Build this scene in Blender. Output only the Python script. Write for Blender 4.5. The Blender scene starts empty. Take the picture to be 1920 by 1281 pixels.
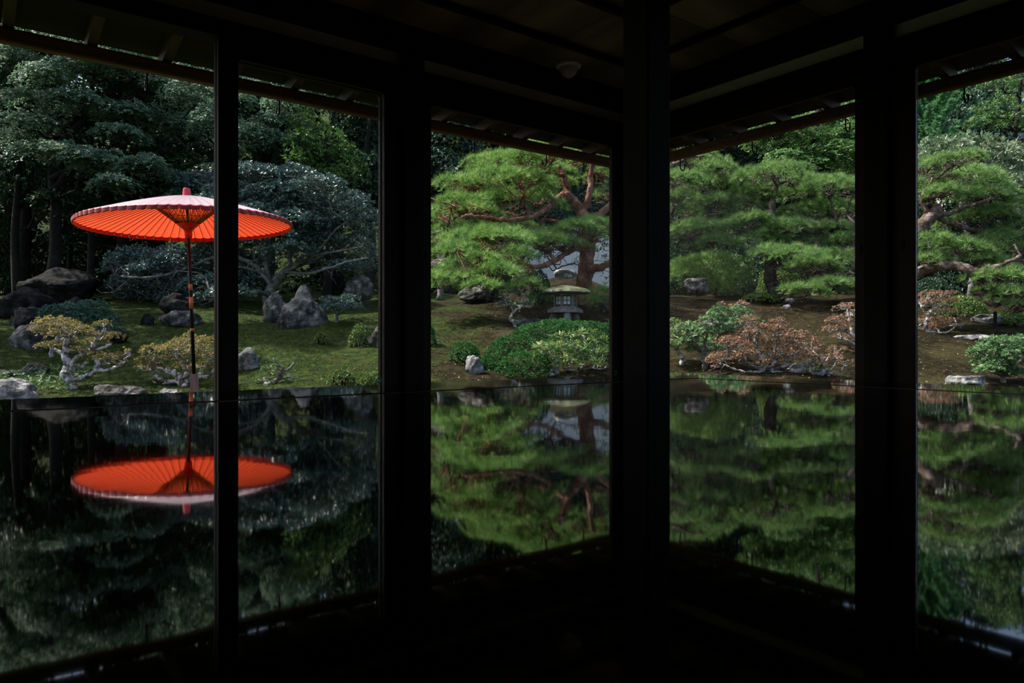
import bpy, bmesh, math, random
import numpy as np
from mathutils import Matrix, Vector, noise

scene = bpy.context.scene
C = scene.collection
F = 1350.0          # focal length in pixels of the 1920 px wide frame
CZ = 0.42           # camera height above the interior floor (8 cm above the table top)
PI = math.pi

# ------------------------------------------------------------------ camera
cam_d = bpy.data.cameras.new('camera')
cam_d.sensor_width = 36.0
cam_d.lens = F / 1920 * 36
cam_d.clip_start = 0.02
cam_d.clip_end = 300
cam = bpy.data.objects.new('camera', cam_d)
C.objects.link(cam)
cam.location = (0, 0, CZ)
cam.rotation_euler = (PI / 2, 0, 0)
scene.camera = cam

# ------------------------------------------------------------------ world, sun, exposure
SUN_EL, SUN_AZ = math.radians(54), math.radians(-78)   # azimuth from +Y (away from the viewer) towards +X
SUN_STRENGTH, SKY_STRENGTH = 5.5, 0.16
w = bpy.data.worlds.new('world')
scene.world = w
w.use_nodes = True
nt = w.node_tree
nt.nodes.clear()
sky = nt.nodes.new('ShaderNodeTexSky')
sky.sky_type = 'NISHITA'
sky.sun_disc = False
sky.dust_density = 3.0
sky.ozone_density = .6
sky.sun_elevation = SUN_EL
sky.sun_rotation = SUN_AZ
bg = nt.nodes.new('ShaderNodeBackground')
bg.inputs['Strength'].default_value = SKY_STRENGTH
wo = nt.nodes.new('ShaderNodeOutputWorld')
nt.links.new(sky.outputs[0], bg.inputs[0])
nt.links.new(bg.outputs[0], wo.inputs[0])
sun_d = bpy.data.lights.new('sun', 'SUN')
sun_d.energy = SUN_STRENGTH
sun_d.angle = math.radians(0.6)
sun_d.color = (1.0, 0.95, 0.86)
sun = bpy.data.objects.new('sun', sun_d)
C.objects.link(sun)
sdir = Vector((math.sin(SUN_AZ) * math.cos(SUN_EL), math.cos(SUN_AZ) * math.cos(SUN_EL), math.sin(SUN_EL)))
sun.rotation_euler = sdir.to_track_quat('Z', 'Y').to_euler()
sun.location = (0, 10, 30)
vs = scene.view_settings
vs.view_transform = 'Standard'
vs.look = 'None'
vs.gamma = 1.0
vs.use_curve_mapping = False
vs.exposure = 0.65

# ------------------------------------------------------------------ materials
def new_mat(name):
    m = bpy.data.materials.new(name)
    m.use_nodes = True
    m.node_tree.nodes.clear()
    return m, m.node_tree.nodes, m.node_tree.links

def ramp(n, l, fac, stops):
    r = n.new('ShaderNodeValToRGB')
    e = r.color_ramp.elements
    while len(e) < len(stops):
        e.new(0.5)
    for i, (p, c) in enumerate(stops):
        e[i].position = p
        e[i].color = (*c, 1)
    l.new(fac, r.inputs[0])
    return r.outputs[0]

def noise_mat(name, stops, scale=5.0, rough=0.8, bump=0.3, bscale=None, stretch=(1, 1, 1), spec=0.3, detail=6, bdist=0.01, metallic=0):
    m, n, l = new_mat(name)
    tc = n.new('ShaderNodeTexCoord')
    mp = n.new('ShaderNodeMapping')
    mp.inputs['Scale'].default_value = stretch
    l.new(tc.outputs['Object'], mp.inputs[0])
    nz = n.new('ShaderNodeTexNoise')
    nz.inputs['Scale'].default_value = scale
    nz.inputs['Detail'].default_value = detail
    nz.inputs['Roughness'].default_value = 0.62
    l.new(mp.outputs[0], nz.inputs['Vector'])
    col = ramp(n, l, nz.outputs[0], stops)
    b = n.new('ShaderNodeBsdfPrincipled')
    l.new(col, b.inputs['Base Color'])
    b.inputs['Roughness'].default_value = rough
    b.inputs['Specular IOR Level'].default_value = spec
    b.inputs['Metallic'].default_value = metallic
    if bump:
        nb = n.new('ShaderNodeTexNoise')
        nb.inputs['Scale'].default_value = bscale or scale * 3
        nb.inputs['Detail'].default_value = 5
        l.new(mp.outputs[0], nb.inputs['Vector'])
        bp = n.new('ShaderNodeBump')
        bp.inputs['Strength'].default_value = bump
        bp.inputs['Distance'].default_value = bdist
        l.new(nb.outputs[0], bp.inputs['Height'])
        l.new(bp.outputs[0], b.inputs['Normal'])
    o = n.new('ShaderNodeOutputMaterial')
    l.new(b.outputs[0], o.inputs[0])
    return m

def leaf_mat(name, c0, c1, c2=None, trans=0.3, rough=0.5, spec=0.35):
    m, n, l = new_mat(name)
    at = n.new('ShaderNodeAttribute')
    at.attribute_name = 'var'
    stops = [(0.0, c0), (0.6, c1)] + ([(1.0, c2)] if c2 else [])
    col = ramp(n, l, at.outputs['Fac'], stops)
    b = n.new('ShaderNodeBsdfPrincipled')
    l.new(col, b.inputs['Base Color'])
    b.inputs['Roughness'].default_value = rough
    b.inputs['Specular IOR Level'].default_value = spec
    t = n.new('ShaderNodeBsdfTranslucent')
    l.new(col, t.inputs['Color'])
    mx = n.new('ShaderNodeMixShader')
    mx.inputs[0].default_value = trans
    l.new(b.outputs[0], mx.inputs[1])
    l.new(t.outputs[0], mx.inputs[2])
    o = n.new('ShaderNodeOutputMaterial')
    l.new(mx.outputs[0], o.inputs[0])
    return m

def plain(name, c, rough=0.5, spec=0.4, metallic=0.0):
    return noise_mat(name, [(0.3, tuple(x * 0.85 for x in c)), (0.7, c)], 12, rough, 0.05, spec=spec, metallic=metallic)

M = {}
M['dark_wood'] = noise_mat('dark_wood', [(0.3, (.006, .0045, .0035)), (0.7, (.012, .008, .006))], 3, .7, .15, 30, (6, 6, 1), spec=.12)
M['door_wood'] = noise_mat('door_wood', [(0.3, (.012, .006, .0045)), (0.7, (.026, .012, .008))], 3, .6, .12, 30, (6, 6, 1), spec=.15)
M['plaster'] = noise_mat('plaster', [(0.3, (.60, .57, .50)), (0.7, (.70, .67, .60))], 8, .9, .1, 60)
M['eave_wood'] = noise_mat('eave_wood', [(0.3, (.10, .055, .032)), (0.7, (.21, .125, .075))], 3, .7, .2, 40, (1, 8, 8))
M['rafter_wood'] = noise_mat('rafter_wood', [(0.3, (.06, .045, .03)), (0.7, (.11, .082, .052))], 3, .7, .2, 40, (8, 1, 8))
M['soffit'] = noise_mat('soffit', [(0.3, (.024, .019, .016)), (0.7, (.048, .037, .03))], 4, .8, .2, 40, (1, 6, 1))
M['tile'] = noise_mat('tile', [(0.3, (.05, .055, .06)), (0.7, (.10, .105, .11))], 6, .6, .3)
M['iron'] = plain('iron', (.010, .010, .010), .75, .1)
M['floor'] = noise_mat('floor_wood', [(0.3, (.16, .10, .06)), (0.7, (.26, .17, .10))], 3, .4, .1, 30, (6, 1, 1))
M['lamp_white'] = plain('lamp_white', (.80, .80, .72), .35)
M['lamp_dome'] = plain('lamp_dome', (.60, .62, .55), .12, .6)
M['teal'] = plain('teal', (.0, .28, .24), .5)
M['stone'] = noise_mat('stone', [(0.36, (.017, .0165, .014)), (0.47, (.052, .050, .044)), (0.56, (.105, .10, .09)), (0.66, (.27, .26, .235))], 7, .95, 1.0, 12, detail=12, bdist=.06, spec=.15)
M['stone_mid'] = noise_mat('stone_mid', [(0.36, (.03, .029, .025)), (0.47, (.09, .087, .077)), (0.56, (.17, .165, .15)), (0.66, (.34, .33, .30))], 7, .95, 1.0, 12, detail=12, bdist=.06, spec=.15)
M['stone_shaded'] = noise_mat('stone_shaded', [(0.36, (.004, .004, .0038)), (0.5, (.010, .0098, .009)), (0.66, (.032, .031, .028))], 6, .95, 1.0, 12, detail=12, bdist=.06, spec=.15)  # darker copy of stone: shade over the left rocks put into its colour
M['stone_pale'] = noise_mat('stone_pale', [(0.36, (.05, .05, .046)), (0.48, (.16, .16, .152)), (0.64, (.42, .42, .41))], 8, .95, 1.0, 14, detail=12, bdist=.05, spec=.15)
M['stone_lantern'] = noise_mat('stone_lantern', [(0.3, (.10, .095, .09)), (0.7, (.27, .255, .245))], 14, .95, .5, 60, detail=8)
M['stone_roof'] = noise_mat('stone_roof', [(0.35, (.05, .065, .025)), (0.5, (.11, .12, .065)), (0.7, (.20, .20, .15))], 6, .95, .5, 40, detail=8)
M['pine_bark_red'] = noise_mat('pine_bark_red', [(0.3, (.05, .022, .014)), (0.5, (.17, .07, .04)), (0.68, (.33, .20, .14))], 6, .9, 1.0, 18, (1, 1, .6), bdist=.03)
M['pine_bark'] = noise_mat('pine_bark', [(0.3, (.035, .028, .024)), (0.55, (.13, .105, .09)), (0.75, (.30, .26, .24))], 7, .95, 1.0, 20, (1, 1, .45), bdist=.03)
M['pine_bark_mid'] = noise_mat('pine_bark_mid', [(0.3, (.03, .02, .016)), (0.5, (.11, .075, .058)), (0.68, (.30, .24, .21))], 8, .95, 1.0, 24, bdist=.02)
M['bark_white'] = noise_mat('bark_white', [(0.3, (.035, .03, .026)), (0.47, (.17, .155, .14)), (0.55, (.55, .54, .52))], 16, .95, .6, 40, bdist=.01)
M['bark_grey'] = noise_mat('bark_grey', [(0.3, (.05, .048, .042)), (0.5, (.16, .155, .14)), (0.7, (.34, .34, .32))], 10, .95, .6, 40, bdist=.01)
M['bark_dark'] = noise_mat('bark_dark', [(0.3, (.006, .005, .004)), (0.7, (.025, .021, .018))], 6, .95, .6, 20)
M['pine'] = leaf_mat('pine_needles', (.07, .17, .040), (.21, .38, .085), (.42, .55, .17), .35, .45)
M['pine_deep'] = leaf_mat('pine_needles_deep', (.065, .155, .042), (.175, .32, .085), (.36, .47, .17), .35, .45)
M['maple'] = leaf_mat('maple_leaves', (.065, .14, .09), (.17, .28, .18), (.40, .46, .28), .35, .55, .35)
M['maple_green'] = leaf_mat('maple_green_leaves', (.04, .12, .04), (.12, .25, .07), (.30, .38, .12), .35, .45)
M['camellia'] = leaf_mat('camellia_leaves', (.04, .085, .07), (.09, .16, .13), (.20, .28, .25), .15, .3, .8)
M['evergreen'] = leaf_mat('evergreen_leaves', (.05, .12, .025), (.12, .24, .05), (.27, .38, .09), .3, .4, .5)
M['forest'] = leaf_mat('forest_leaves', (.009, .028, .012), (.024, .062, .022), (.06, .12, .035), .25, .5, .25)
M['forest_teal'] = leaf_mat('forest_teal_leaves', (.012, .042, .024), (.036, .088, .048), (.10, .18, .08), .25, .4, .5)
M['forest_shade'] = leaf_mat('forest_shade_leaves', (.006, .022, .006), (.012, .035, .010), (.06, .11, .02), .2, .6, .1)  # near-black leaves: understory shade put into the colour of the added bushes
M['cedar'] = leaf_mat('cedar_sprays', (.06, .19, .08), (.13, .32, .14), (.24, .44, .20), .3, .5)
M['pale_leaf'] = leaf_mat('pale_leaves', (.08, .15, .07), (.20, .28, .15), (.40, .44, .28), .3, .35, .6)
M['azalea_gold'] = leaf_mat('azalea_gold_leaves', (.15, .17, .04), (.30, .26, .08), (.42, .23, .12), .35, .5)
M['azalea_red'] = leaf_mat('azalea_red_leaves', (.14, .14, .07), (.34, .19, .12), (.52, .27, .20), .35, .5)
M['box'] = leaf_mat('clipped_leaves', (.018, .085, .022), (.04, .15, .036), (.11, .25, .055), .25, .6, .15)
M['box_light'] = leaf_mat('clipped_light_leaves', (.06, .13, .03), (.13, .21, .05), (.24, .29, .07), .25, .45)
M['pieris'] = leaf_mat('pieris_leaves', (.07, .15, .035), (.16, .27, .07), (.46, .49, .20), .35, .35, .5)
M['rhodo'] = leaf_mat('rhododendron_leaves', (.045, .13, .045), (.12, .25, .09), (.36, .46, .22), .25, .45, .4)
M['bluegreen'] = leaf_mat('bluegreen_leaves', (.015, .07, .045), (.035, .12, .075), (.08, .18, .08), .25, .4, .5)
M['moss_leaf'] = leaf_mat('moss_tufts', (.02, .035, .005), (.045, .065, .009), (.10, .11, .02), .3, .7)
M['litter'] = leaf_mat('fallen_leaves', (.10, .06, .025), (.24, .17, .07), (.40, .34, .20), .2, .7)

# ------------------------------------------------------------------ mesh helpers
def link(name, me, mat=None, parent=None, loc=(0, 0, 0), kind=None, label=None):
    o = bpy.data.objects.new(name, me)
    C.objects.link(o)
    if mat is not None and me is not None and len(me.materials) == 0:
        me.materials.append(mat)
    if parent is not None:
        o.parent = parent
    o.location = loc
    if kind:
        o['kind'] = kind
    if label:
        o['label'] = label
    return o

def thing(name, label, cat, loc=(0, 0, 0), group=None, me=None, mat=None, kind=None):
    o = link(name, me, mat, None, loc)
    o['label'] = label
    o['category'] = cat
    if group:
        o['group'] = group
    if kind:
        o['kind'] = kind
    return o

def mesh_np(name, v, tris, var=None, smooth=False):
    v = np.ascontiguousarray(v, dtype=np.float32)
    tris = np.ascontiguousarray(tris, dtype=np.int32)
    me = bpy.data.meshes.new(name)
    me.vertices.add(len(v))
    me.vertices.foreach_set('co', v.ravel())
    me.loops.add(tris.size)
    me.loops.foreach_set('vertex_index', tris.ravel())
    me.polygons.add(len(tris))
    me.polygons.foreach_set('loop_start', np.arange(len(tris), dtype=np.int32) * tris.shape[1])
    me.update(calc_edges=True)
    if var is not None:
        a = me.attributes.new('var', 'FLOAT', 'POINT')
        a.data.foreach_set('value', np.ascontiguousarray(var, dtype=np.float32))
    if smooth:
        me.polygons.foreach_set('use_smooth', np.ones(len(tris), dtype=bool))
    return me

class MB:
    """collects simple solids into one mesh"""
    def __init__(self):
        self.v, self.f, self.s = [], [], []
    def add(self, vs, fs, smooth=False):
        b = len(self.v)
        self.v += [tuple(map(float, p)) for p in vs]
        self.f += [tuple(i + b for i in f) for f in fs]
        self.s += [smooth] * len(fs)
    def box(self, a, b):
        x0, y0, z0 = a
        x1, y1, z1 = b
        self.add([(x0, y0, z0), (x1, y0, z0), (x1, y1, z0), (x0, y1, z0), (x0, y0, z1), (x1, y0, z1), (x1, y1, z1), (x0, y1, z1)],
                 [(3, 2, 1, 0), (4, 5, 6, 7), (0, 1, 5, 4), (1, 2, 6, 5), (2, 3, 7, 6), (3, 0, 4, 7)])
    def prism(self, poly, z0, z1, axis=2):
        """poly: list of 2-D points, extruded along an axis"""
        n = len(poly)
        def p3(p, z):
            return {2: (p[0], p[1], z), 1: (p[0], z, p[1]), 0: (z, p[0], p[1])}[axis]
        vs = [p3(p, z0) for p in poly] + [p3(p, z1) for p in poly]
        fs = [tuple(range(n))[::-1], tuple(range(n, 2 * n))] + [(i, (i + 1) % n, n + (i + 1) % n, n + i) for i in range(n)]
        self.add(vs, fs)
    def tube(self, pts, radii, sides=6, caps=True, smooth=True):
        pts = np.asarray(pts, float)
        n = len(pts)
        radii = np.broadcast_to(np.asarray(radii, float), (n,))
        tan = np.gradient(pts, axis=0)
        tan /= np.linalg.norm(tan, axis=1)[:, None] + 1e-9
        up = np.array([0, 0, 1.0]) if abs(tan[0][2]) < .9 else np.array([1.0, 0, 0])
        vs = []
        u = np.cross(tan[0], up)
        u /= np.linalg.norm(u)
        for i in range(n):
            u = u - tan[i] * np.dot(u, tan[i])
            u /= np.linalg.norm(u) + 1e-9
            b = np.cross(tan[i], u)
            for k in range(sides):
                a = 2 * PI * k / sides
                vs.append(pts[i] + radii[i] * (u * math.cos(a) + b * math.sin(a)))
        fs = []
        for i in range(n - 1):
            for k in range(sides):
                k2 = (k + 1) % sides
                fs.append((i * sides + k, i * sides + k2, (i + 1) * sides + k2, (i + 1) * sides + k))
        if caps:
            fs.append(tuple(range(sides))[::-1])
            fs.append(tuple(range((n - 1) * sides, n * sides)))
        self.add(vs, fs, smooth)
    def lathe(self, prof, sides=24, ang0=0.0, c=(0, 0, 0), smooth=True):
        vs, fs = [], []
        n = len(prof)
        for r, z in prof:
            for k in range(sides):
                a = ang0 + 2 * PI * k / sides
                vs.append((c[0] + r * math.cos(a), c[1] + r * math.sin(a), c[2] + z))
        for i in range(n - 1):
            for k in range(sides):
                k2 = (k + 1) % sides
                fs.append((i * sides + k, i * sides + k2, (i + 1) * sides + k2, (i + 1) * sides + k))
        fs.append(tuple(range(sides))[::-1])
        fs.append(tuple(range((n - 1) * sides, n * sides)))
        self.add(vs, fs, smooth)
    def mesh(self, name):
        me = bpy.data.meshes.new(name)
        me.from_pydata(self.v, [], self.f)
        me.polygons.foreach_set('use_smooth', np.array(self.s, dtype=bool))
        me.update()
        return me
    def build(self, name, mat, parent=None, loc=(0, 0, 0), **kw):
        return link(name, self.mesh(name), mat, parent, loc, **kw)

def bevel_mesh(me, off, seg=2):
    bm = bmesh.new()
    bm.from_mesh(me)
    bmesh.ops.bevel(bm, geom=list(bm.edges), offset=off, segments=seg, affect='EDGES', profile=.5)
    bm.to_mesh(me)
    bm.free()
    return me

# ------------------------------------------------------------------ terrain
YS = np.array([-60, 4.5, 6.5, 7.5, 9, 10, 12, 14, 16, 18, 22, 28, 32, 40, 50, 70])
ZS = np.array([-.55, -.55, -.45, -.34, -.16, .10, .58, 1.0, 1.36, 1.56, 1.75, 2.3, 3.4, 8.0, 15., 24.])

def gz(x, y):
    x = np.asarray(x, float)
    y = np.asarray(y, float)
    z = sum(np.interp(y + o, YS, ZS) for o in (-.7, -.35, 0, .35, .7)) / 5
    az = x / np.maximum(y, 3)
    k = np.clip((az - .36) / .3, 0, 1)
    k = k * k * (3 - 2 * k)
    z = z - np.maximum(z - 2.0, 0) * .75 * k
    z = z + .42 * np.exp(-((x - 1.3) / 1.5) ** 2 - ((y - 16.8) / 1.7) ** 2)
    amp = np.clip((y - 7) / 3, 0, 1)
    z = z + amp * (.05 * np.sin(x * 1.3 + .7) * np.cos(y * 1.1 + .3) + .028 * np.sin(x * 2.9 + y * 1.7) + .016 * np.sin(x * 6.1 - y * 4.3))
    return z

def P(px, py, d):
    return np.array([(px - 960) / F * d, d, CZ + (640.5 - py) / F * d])

def hit(px, py):
    """depth at which the line of sight through a picture point meets the ground"""
    d = np.arange(7.0, 26.0, .02)
    z = CZ + (640.5 - py) / F * d
    g = gz((px - 960) / F * d, d)
    i = np.argmax(z <= g)
    return float(d[i]) if z[i] <= g[i] else 24.0

def foot(px, py):
    d = hit(px, py)
    p = P(px, py, d)
    p[2] = float(gz(p[0], p[1]))
    return p

def ground_mat():
    m, n, l = new_mat('moss_ground')
    tc = n.new('ShaderNodeTexCoord')
    def nz(s, d=6, off=0):
        mp = n.new('ShaderNodeMapping')
        mp.inputs['Location'].default_value = (off, off * .7, 0)
        l.new(tc.outputs['Object'], mp.inputs[0])
        t = n.new('ShaderNodeTexNoise')
        t.inputs['Scale'].default_value = s
        t.inputs['Detail'].default_value = d
        t.inputs['Roughness'].default_value = .65
        l.new(mp.outputs[0], t.inputs['Vector'])
        return t.outputs[0]
    green = ramp(n, l, nz(9, 8), [(.34, (.005, .013, .002)), (.48, (.016, .032, .004)), (.62, (.044, .060, .009))])
    brown = ramp(n, l, nz(11, 8, 3), [(.34, (.004, .003, .001)), (.48, (.013, .0095, .0034)), (.62, (.036, .027, .009))])
    gold = ramp(n, l, nz(25, 8, 5), [(.34, (.014, .013, .004)), (.64, (.085, .072, .026))])
    sp = n.new('ShaderNodeSeparateXYZ')
    l.new(tc.outputs['Object'], sp.inputs[0])
    # how brown: mossy green at the left side of the garden, browner towards the right
    mr = n.new('ShaderNodeMapRange')
    mr.inputs['From Min'].default_value = -3.2
    mr.inputs['From Max'].default_value = .2
    mr.inputs['To Min'].default_value = -.25
    mr.inputs['To Max'].default_value = .24
    l.new(sp.outputs[0], mr.inputs['Value'])
    ad = n.new('ShaderNodeMath')
    ad.operation = 'ADD'
    l.new(mr.outputs[0], ad.inputs[0])
    l.new(nz(1.1, 5, 9), ad.inputs[1])
    f1 = ramp(n, l, ad.outputs[0], [(.46, (0, 0, 0)), (.62, (1, 1, 1))])
    m1 = n.new('ShaderNodeMix')
    m1.data_type = 'RGBA'
    l.new(f1, m1.inputs[0])
    l.new(green, m1.inputs[6])
    l.new(brown, m1.inputs[7])
    f2 = ramp(n, l, nz(.8, 4, 14), [(.54, (0, 0, 0)), (.66, (.6, .6, .6))])
    m2 = n.new('ShaderNodeMix')
    m2.data_type = 'RGBA'
    l.new(f2, m2.inputs[0])
    l.new(m1.outputs[2], m2.inputs[6])
    l.new(gold, m2.inputs[7])
    b = n.new('ShaderNodeBsdfPrincipled')
    l.new(m2.outputs[2], b.inputs['Base Color'])
    b.inputs['Roughness'].default_value = .95
    b.inputs['Specular IOR Level'].default_value = .1
    bp = n.new('ShaderNodeBump')
    bp.inputs['Strength'].default_value = .9
    bp.inputs['Distance'].default_value = .03
    l.new(nz(30, 6, 2), bp.inputs['Height'])
    l.new(bp.outputs[0], b.inputs['Normal'])
    o = n.new('ShaderNodeOutputMaterial')
    l.new(b.outputs[0], o.inputs[0])
    return m

M['ground'] = ground_mat()
gx = np.concatenate([np.arange(-60, -14, 1.5), np.arange(-14, 14, .14), np.arange(14, 60, 1.5)])
gy = np.concatenate([np.arange(-14, 6.5, 1.5), np.arange(6.5, 21, .13), np.arange(21, 34, .6), np.arange(34, 72, 2.0)])
GX, GY = np.meshgrid(gx, gy)
GZ = gz(GX, GY)
nx_, ny_ = len(gx), len(gy)
ii = np.arange(nx_ * ny_).reshape(ny_, nx_)
quads = np.stack([ii[:-1, :-1], ii[:-1, 1:], ii[1:, 1:], ii[1:, :-1]], -1).reshape(-1, 4)
ground = link('ground', mesh_np('ground', np.stack([GX, GY, GZ], -1).reshape(-1, 3), quads, smooth=True), M['ground'], kind='structure')

# ------------------------------------------------------------------ the house: local frame (s, t) with the room corner as origin
K = Vector((.785, 4.84, 0))
A2 = math.atan2(-.605, -.796)
MH = Matrix.Translation(K) @ Matrix.Rotation(A2, 4, 'Z')

def HW(s, t, z):
    return MH @ Vector((s, t, z))

class House:
    """a root standing at a house point; children are given in house coordinates"""
    def __init__(self, name, c, kind='structure', label=None, cat=None, group=None):
        self.c = Vector(c)
        o = bpy.data.objects.new(name, None)
        C.objects.link(o)
        o.location = HW(*c)
        o.rotation_euler = (0, 0, A2)
        if kind:
            o['kind'] = kind
        if label:
            o['label'] = label
        if cat:
            o['category'] = cat
        if group:
            o['group'] = group
        self.o = o
    def box(self, name, s, t, z, mat, bev=0, **kw):
        c = Vector(((s[0] + s[1]) / 2, (t[0] + t[1]) / 2, (z[0] + z[1]) / 2))
        mb = MB()
        h = ((s[1] - s[0]) / 2, (t[1] - t[0]) / 2, (z[1] - z[0]) / 2)
        mb.box((-h[0], -h[1], -h[2]), h)
        me = mb.mesh(name)
        if bev:
            bevel_mesh(me, bev)
        return link(name, me, mat, self.o, c - self.c, **kw)
    def mb(self, name, mb, mat, c=None, **kw):
        """mb vertices in house coordinates"""
        c = Vector(c) if c is not None else self.c
        me = mb.mesh(name)
        me.transform(Matrix.Translation(-c))
        return link(name, me, mat, self.o, c - self.c, **kw)

def hbox(name, s, t, z, mat, bev=.003, kind='structure'):
    c = ((s[0] + s[1]) / 2, (t[0] + t[1]) / 2, (z[0] + z[1]) / 2)
    h = ((s[1] - s[0]) / 2, (t[1] - t[0]) / 2, (z[1] - z[0]) / 2)
    mb = MB()
    mb.box((-h[0], -h[1], -h[2]), h)
    me = mb.mesh(name)
    if bev:
        bevel_mesh(me, bev)
    o = link(name, me, mat, None, HW(*c), kind=kind)
    o.rotation_euler = (0, 0, A2)
    return o

W = M['dark_wood']
FAR = 6.6
# floor of dark boards
fl = House('floor', (3.2, 3.2, 0))
for i in range(20):
    s0 = -.08 + i * .34
    fl.box('floor_board', (s0, min(s0 + .337, FAR)), (-.08, FAR), (-.05, 0), M['floor'])
hbox('trim_1', (-.1, FAR), (-.10, -.081), (-.5, -.002), W)
hbox('trim_2', (-.10, -.081), (-.08, FAR), (-.5, -.002), W)
# ceiling: boards run away from each wall and meet on the diagonal
ce = House('ceiling', (3.2, 3.2, 2.07))
MC = noise_mat('ceiling_boards', [(0.34, (.05, .042, .022)), (0.5, (.11, .095, .05)), (0.64, (.24, .21, .11))], 2.2, .5, .25, 14, (1, .12, 1), detail=4)
MCr = noise_mat('ceiling_boards_right', [(0.34, (.05, .042, .022)), (0.5, (.11, .095, .05)), (0.64, (.24, .21, .11))], 2.2, .5, .25, 14, (.12, 1, 1), detail=4)
DEEP = 1.86
bw = .455
for i in range(14):
    a, b = i * bw + .06, min((i + 1) * bw + .056, FAR)
    la, lb = min(a, DEEP), min(b, DEEP)
    mb = MB()
    mb.prism([(a, .06), (b, .06), (b, lb), (a, la)], 2.07, 2.085)
    ce.mb('ceiling_board', mb, MC, ((a + b) / 2, .9, 2.08))
    mb = MB()
    mb.prism([(.06, a), (la, a), (lb, b), (.06, b)], 2.07, 2.085)
    ce.mb('ceiling_board', mb, MCr, (.9, (a + b) / 2, 2.08))
for d in (.40, .855, 1.31):
    ce.box('batten', (d, FAR), (d - .016, d + .016), (2.042, 2.07), W)
    ce.box('batten', (d - .016, d + .016), (d, FAR), (2.042, 2.07), W)
ce.box('inner_ceiling', (1.86, FAR), (1.86, FAR), (2.40, 2.42), W)
hbox('trim_3', (1.77, FAR), (1.77, 1.86), (1.80, 2.42), W)
hbox('trim_4', (1.77, 1.86), (1.86, FAR), (1.80, 2.42), W)
# posts
posts = [(0, 0, 2.07), (1.673, 0, 2.07), (3.57, 0, 2.07), (5.3, 0, 2.07), (0, 1.676, 2.07), (0, 3.57, 2.07), (0, 5.3, 2.07)]
for i, (s, t, z) in enumerate(posts):
    hbox('trim_%d' % (i + 5), (s - .0605, s + .0605), (t - .0605, t + .0605), (0, z), W, .006)
hbox('trim_12', (1.770, 1.876), (1.757, 1.863), (0, 2.42), W, .005)
# lintels, white strip, top beams on both window walls
def over_doors(i, along_s):
    def bx(name, a, b, z, mat):
        return hbox(name, a, b, z, mat) if along_s else hbox(name, b, a, z, mat)
    bx('trim_%d' % i, (.061, FAR), (-.055, .055), (1.775, 1.855), W)
    bx('trim_%d' % (i + 1), (.061, FAR), (-.065, .068), (1.93, 2.069), W)
over_doors(13, True)
over_doors(15, False)
wl = House('wall_left', (3.3, 0, 1.9))
wr = House('wall_right', (0, 3.3, 1.9))
edges = [(.061, 1.612), (1.734, 3.509), (3.631, 5.239), (5.361, FAR)]
for a, b in edges:
    wl.box('plaster_strip', (a, b), (-.02, .02), (1.855, 1.93), M['plaster'])
    wr.box('plaster_strip', (-.02, .02), (a, b), (1.855, 1.93), M['plaster'])
wl.box('panel', (5.361, FAR), (-.02, .02), (0, 1.775), W)
wr.box('panel', (-.02, .02), (5.361, FAR), (0, 1.775), W)
hbox('wall_back', (FAR, FAR + .1), (-.1, FAR + .1), (-.05, 2.6), W, 0)
hbox('wall_side', (-.1, FAR), (FAR, FAR + .1), (-.05, 2.6), W, 0)

# glass
def glass_mat():
    m, n, l = new_mat('window_glass')
    fr = n.new('ShaderNodeFresnel')
    fr.inputs['IOR'].default_value = 1.10
    tr = n.new('ShaderNodeBsdfTransparent')
    tr.inputs[0].default_value = (.985, .992, .988, 1)
    gl = n.new('ShaderNodeBsdfGlossy')
    gl.inputs['Roughness'].default_value = .0
    mx = n.new('ShaderNodeMixShader')
    l.new(fr.outputs[0], mx.inputs[0])
    l.new(tr.outputs[0], mx.inputs[1])
    l.new(gl.outputs[0], mx.inputs[2])
    o = n.new('ShaderNodeOutputMaterial')
    l.new(mx.outputs[0], o.inputs[0])
    return m
M['glass'] = glass_mat()

def ring_marker(h, name, ca, t, z, along_s):
    mb = MB()
    pts = []
    for k in range(11):
        a = .6 + k / 10 * 5.2
        pts.append((ca + .011 * math.cos(a), t, z + .013 * math.sin(a)) if along_s else (t, ca + .011 * math.cos(a), z + .013 * math.sin(a)))
    mb.tube(pts, .0045, 6)
    h.mb(name, mb, M['teal'], label='small teal ring sticker on the glass')

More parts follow.
